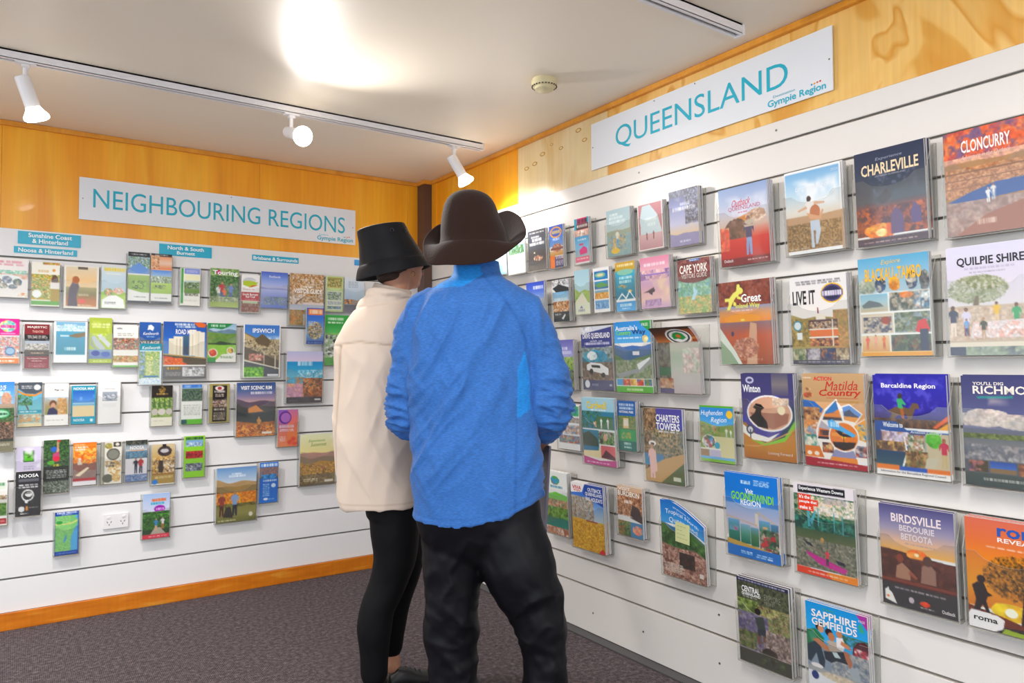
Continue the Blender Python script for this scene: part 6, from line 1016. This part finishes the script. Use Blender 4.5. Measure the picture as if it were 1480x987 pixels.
# ---- woman in the beige shirt --------------------------------------------------
wo = empty('person', (-1.0656, -1.6967, 0), (0, 0, ROT), label='person in long beige shirt, black leggings and black bucket hat', cat='person')
b = MB()
torso(b, [(.80, -.01, 0, .10, .11, 0), (1.0, -.02, 0, .11, .12, 0), (1.2, -.02, 0, .115, .125, 0), (1.34, -.012, 0, .10, .10, 0), (1.40, .0, .01, .06, .06, 0), (1.46, .03, .02, .048, .05, 0), (1.55, .05, .03, .05, .052, 0)])
limb(b, [(-.075, .05, 1.33, .036), (-.135, .08, 1.22, .038), (-.13, .11, 1.06, .034), (-.04, .25, 1.04, .026)])
limb(b, [(.045, -.005, 1.33, .036), (.07, .02, 1.22, .038), (.072, .07, 1.07, .034), (.10, .22, 1.05, .026)])
hand(b, (-.04, .25, 1.04), (.7, .6, .1), (0, 0, 1), .9, 1, .5)
hand(b, (.10, .22, 1.05), (.4, .8, .1), (0, 0, 1), .9, -1, .5)
limb(b, [(.030, .0, .74, .06), (.040, .0, .52, .055), (.015, .0, .42, .05), (-.018, -.01, .34, .045), (-.030, -.01, .27, .044), (-.030, -.005, .18, .038), (-.032, .0, .08, .034)], 16)
limb(b, [(.052, .07, .74, .06), (.064, .10, .5, .05), (.056, .11, .42, .045), (.030, .11, .33, .04), (.018, .11, .25, .037), (.014, .12, .145, .028), (.014, .122, .08, .03)], 16)
WH = (.048, .045, 1.578)
Rw = head(b, WH, -0.80, .96, -0.25)
wb_ = solid('body', b, M_skin, wo, 0.0055, 2, None, skinpaint)
face_parts(Rw, wb_, .96, '384858')
b = MB(); ball(b, (0, -.022, .022), (.078, .092, .088)); ball(b, (0, -.055, -.034), (.058, .04, .034))
hr = b.build('hair', mat('short_brown_hair', '3c2618', .65, bump=(260, .6, .004)), wo, smooth=True, label='short dark brown hair at the nape'); hr.matrix_local = Rw
# earring and glasses
b = MB(); b.tube([(0, .0085 * math.cos(t), .0085 * math.sin(t)) for t in [i * math.pi / 8 for i in range(17)]], .0012, 8)
er = b.build('hoop_earring', mat('gold', 'd8a850', .25, metal=1), wo, smooth=True); er.matrix_local = Rw @ Matrix.Translation((.080, -.006, -.044))
b = MB()
for sx in (-1, 1):
    b.tube([(sx * .033 + .024 * math.cos(t), .097, .008 + .019 * math.sin(t)) for t in [i * math.pi / 10 for i in range(21)]], .0018, 6)
    b.tube([(sx * .057, .096, .012), (sx * .076, .06, .012), (sx * .079, -.004, .01), (sx * .077, -.02, -.004)], .0018, 6)
b.tube([(-.009, .1, .01), (.009, .1, .01)], .0016, 6)
gl = b.build('spectacles', mat('black_frame', '101010', .3), wo, smooth=True); gl.matrix_local = Rw

M_shirt = attr_mat('beige_shirt_cloth', 0.8, 0.25, bump=(600, .15, .002), sheen=0.2)
b = MB()
torso(b, [(.700, -.012, 0, .136, .128, .0), (.74, -.016, 0, .140, .13, 0), (.85, -.026, 0, .142, .135, 0), (1.0, -.032, 0, .145, .138, 0), (1.15, -.032, 0, .147, .138, 0), (1.27, -.030, 0, .146, .135, 0), (1.345, -.018, .0, .130, .125, 0), (1.395, -.005, .005, .112, .108, .0), (1.435, .012, .01, .092, .085, -.12), (1.462, .022, .015, .075, .072, -.2), (1.492, .028, .02, .069, .067, -.25)], 2.2)
limb(b, [(-.08, .05, 1.36, .056), (-.115, .06, 1.24, .058), (-.122, .08, 1.10, .056), (-.11, .12, 1.05, .054), (-.06, .21, 1.04, .044)], 20)
limb(b, [(.045, -.01, 1.36, .058), (.07, .02, 1.25, .06), (.072, .06, 1.10, .056), (.08, .12, 1.05, .05), (.09, .18, 1.05, .044)], 20)
limb(b, [(.026 + .082 * math.cos(t), .012 + .076 * math.sin(t), 1.448 + .016 * math.cos(t) * -1 - .018 * math.sin(t), .015) for t in [i * math.pi / 8 for i in range(17)]], 12, 2)
def sdisp(P, N):
    x, y, z = P.T
    f = ridge(n3(x * 7 - z * 1.5, z * 1.4, 21)) * .012 * (1 - ss(z, 1.2, 1.3)) + ridge(n3(x * 10 + z * 5, z * 3.5, 23)) * .006 * (1 - ss(z, 1.3, 1.4)) - .004
    back = (y < .02)
    f += -np.exp(-((x + .135 + (1.25 - z) * .05) / .007) ** 2) * .010 * (z < 1.27) * back     # box pleat
    f += -np.exp(-((z - (1.285 - np.abs(x + .06) * .12)) / .0035) ** 2) * .003 * back * (x < .06)   # yoke seam
    f += np.exp(-((z - 1.452 - x * .2) / .012) ** 2) * .006
    f += -np.exp(-((z - 1.425 - x * .16) / .004) ** 2) * .005
    f += -np.exp(-((x - .055 - (z - 1.2) * .12) / .004) ** 2) * .004 * (z > 1.08) * (z < 1.33) * back   # armhole seam
    return f
def spaint(P):
    x, y, z = P.T
    C = np.repeat(hx('e0ccba')[None], len(P), 0)
    d = np.exp(-((z - (1.285 - np.abs(x + .06) * .12)) / .003) ** 2) * (y < .02) * (x < .05)
    d = d + np.exp(-((z - (.722)) / .003) ** 2) * .5 + np.exp(-((x + .135 + (1.25 - z) * .05) / .004) ** 2) * .8 * (z < 1.27) * (y < .02)
    d = np.clip(d, 0, 1)[:, None] * .5
    return C * (1 - d) + hx('a08468')[None] * d
solid('shirt', b, M_shirt, wo, 0.0062, 5, sdisp, spaint, label='long loose beige shirt with back pleat')
M_leg = attr_mat('black_leggings', 0.7, 0.2)
b = MB()
torso(b, [(.66, .035, .02, .10, .11, 0), (.74, .03, .02, .105, .115, 0), (.85, .01, .01, .10, .11, 0)], 2.2)
limb(b, [(.030, .0, .74, .088), (.040, .0, .62, .088), (.040, .0, .52, .078), (.015, .0, .42, .066), (-.018, -.01, .34, .062), (-.030, -.01, .27, .062), (-.030, -.005, .18, .052), (-.032, .0, .10, .047)], 22)
limb(b, [(.052, .07, .74, .085), (.06, .09, .60, .08), (.064, .10, .5, .07), (.056, .11, .42, .06), (.030, .11, .33, .055), (.018, .11, .25, .05), (.014, .12, .145, .036)], 22)
def lpaint(P): return np.repeat(hx('0b0a0d')[None], len(P), 0)
solid('leggings', b, M_leg, wo, 0.007, 4, lambda P, N: n3(P[:, 0] * 14, P[:, 2] * 12, 31) * .006, lpaint, label='close-fitting black leggings')
for p, yw in (((-.032, -.03, 0), .1), ((.016, .105, 0), -1.2)):
    b = MB(); shoe(b, p, yw, .9); s_ = b.build('shoe', M_shoe, wo, smooth=True, label='black trainer')
    c_, n_ = math.cos(yw), math.sin(yw)
    b = MB()
    for j in range(4):
        yy = .05 + j * .018
        b.tube([(p[0] + c_ * xx - n_ * yy, p[1] + n_ * xx + c_ * yy, .077 - j * .006 - abs(xx) * .5) for xx in (-.022, 0, .022)], .002, 6)
    b.build('laces', mat('black_lace', '202022', .8), s_)

TW = Matrix.Translation((.020, .03, 1.582)) @ Matrix.Rotation(-math.radians(11), 4, 'Y') @ Matrix.Rotation(math.radians(4), 4, 'X')
M_bkt = mat('black_cotton_twill', '101116', 0.6, spec=0.22, bump=(500, .15, .002))
bh = hat(wo, 'bucket_hat', [(.131, .004, .004, -.01, 0), (.131, .05, .055, -.01, 0), (.130, .080, .088, -.01, 0), (.125, .0865, .094, -.01, 0), (.09, .092, .100, -.006, 0), (.06, .100, .109, -.002, 0), (.025, .110, .118, .002, 0), (.008, .115, .122, .003, 0), (.0, .118, .125, .003, 0)],
    [(0, .136, -.040), (45, .14, -.042), (90, .148, -.045), (135, .144, -.045), (180, .138, -.044), (225, .142, -.048), (270, .148, -.05), (315, .14, -.045)], M_bkt, 0.003, TW, label='black cotton bucket hat with eyelets')
for a, z in ((-62, .102), (-25, .098), (-105, .03)):
    r = math.radians(a)
    b = MB(); n_ = Vector((math.cos(r), math.sin(r), .05)).normalized(); u_ = n_.cross(Vector((0, 0, 1))).normalized(); w_ = u_.cross(n_)
    c_ = Vector((-.006 + (.0925 - (z - .1) * .1) * math.cos(r), (.1005 - (z - .1) * .1) * math.sin(r), z)) + n_ * .0025
    if a == -105: continue
    b.tube([tuple(c_ + u_ * .006 * math.cos(t) + w_ * .006 * math.sin(t)) for t in [i * math.pi / 6 for i in range(13)]], .0013, 6)
    b.v = [tuple(TW @ Vector(v)) for v in b.v]
    b.build('eyelet', mat('dark_eyelet', '3c3c42', .3, metal=.8), bh, smooth=True)
r = math.radians(215); c_ = Vector((.1 * math.cos(r), .11 * math.sin(r), .02))
b = MB(); b.box(c_.x - .004, c_.x + .004, c_.y - .010, c_.y + .004, c_.z - .006, c_.z + .012); b.tube([(c_.x, c_.y - .006, c_.z), (c_.x - .002, c_.y - .008, c_.z - .04)], .0018, 6)
b.v = [tuple(TW @ Vector(v)) for v in b.v]
b.build('cord_toggle', mat('toggle', '2a2a2e', .4), bh)

wo.scale = (1.022,) * 3
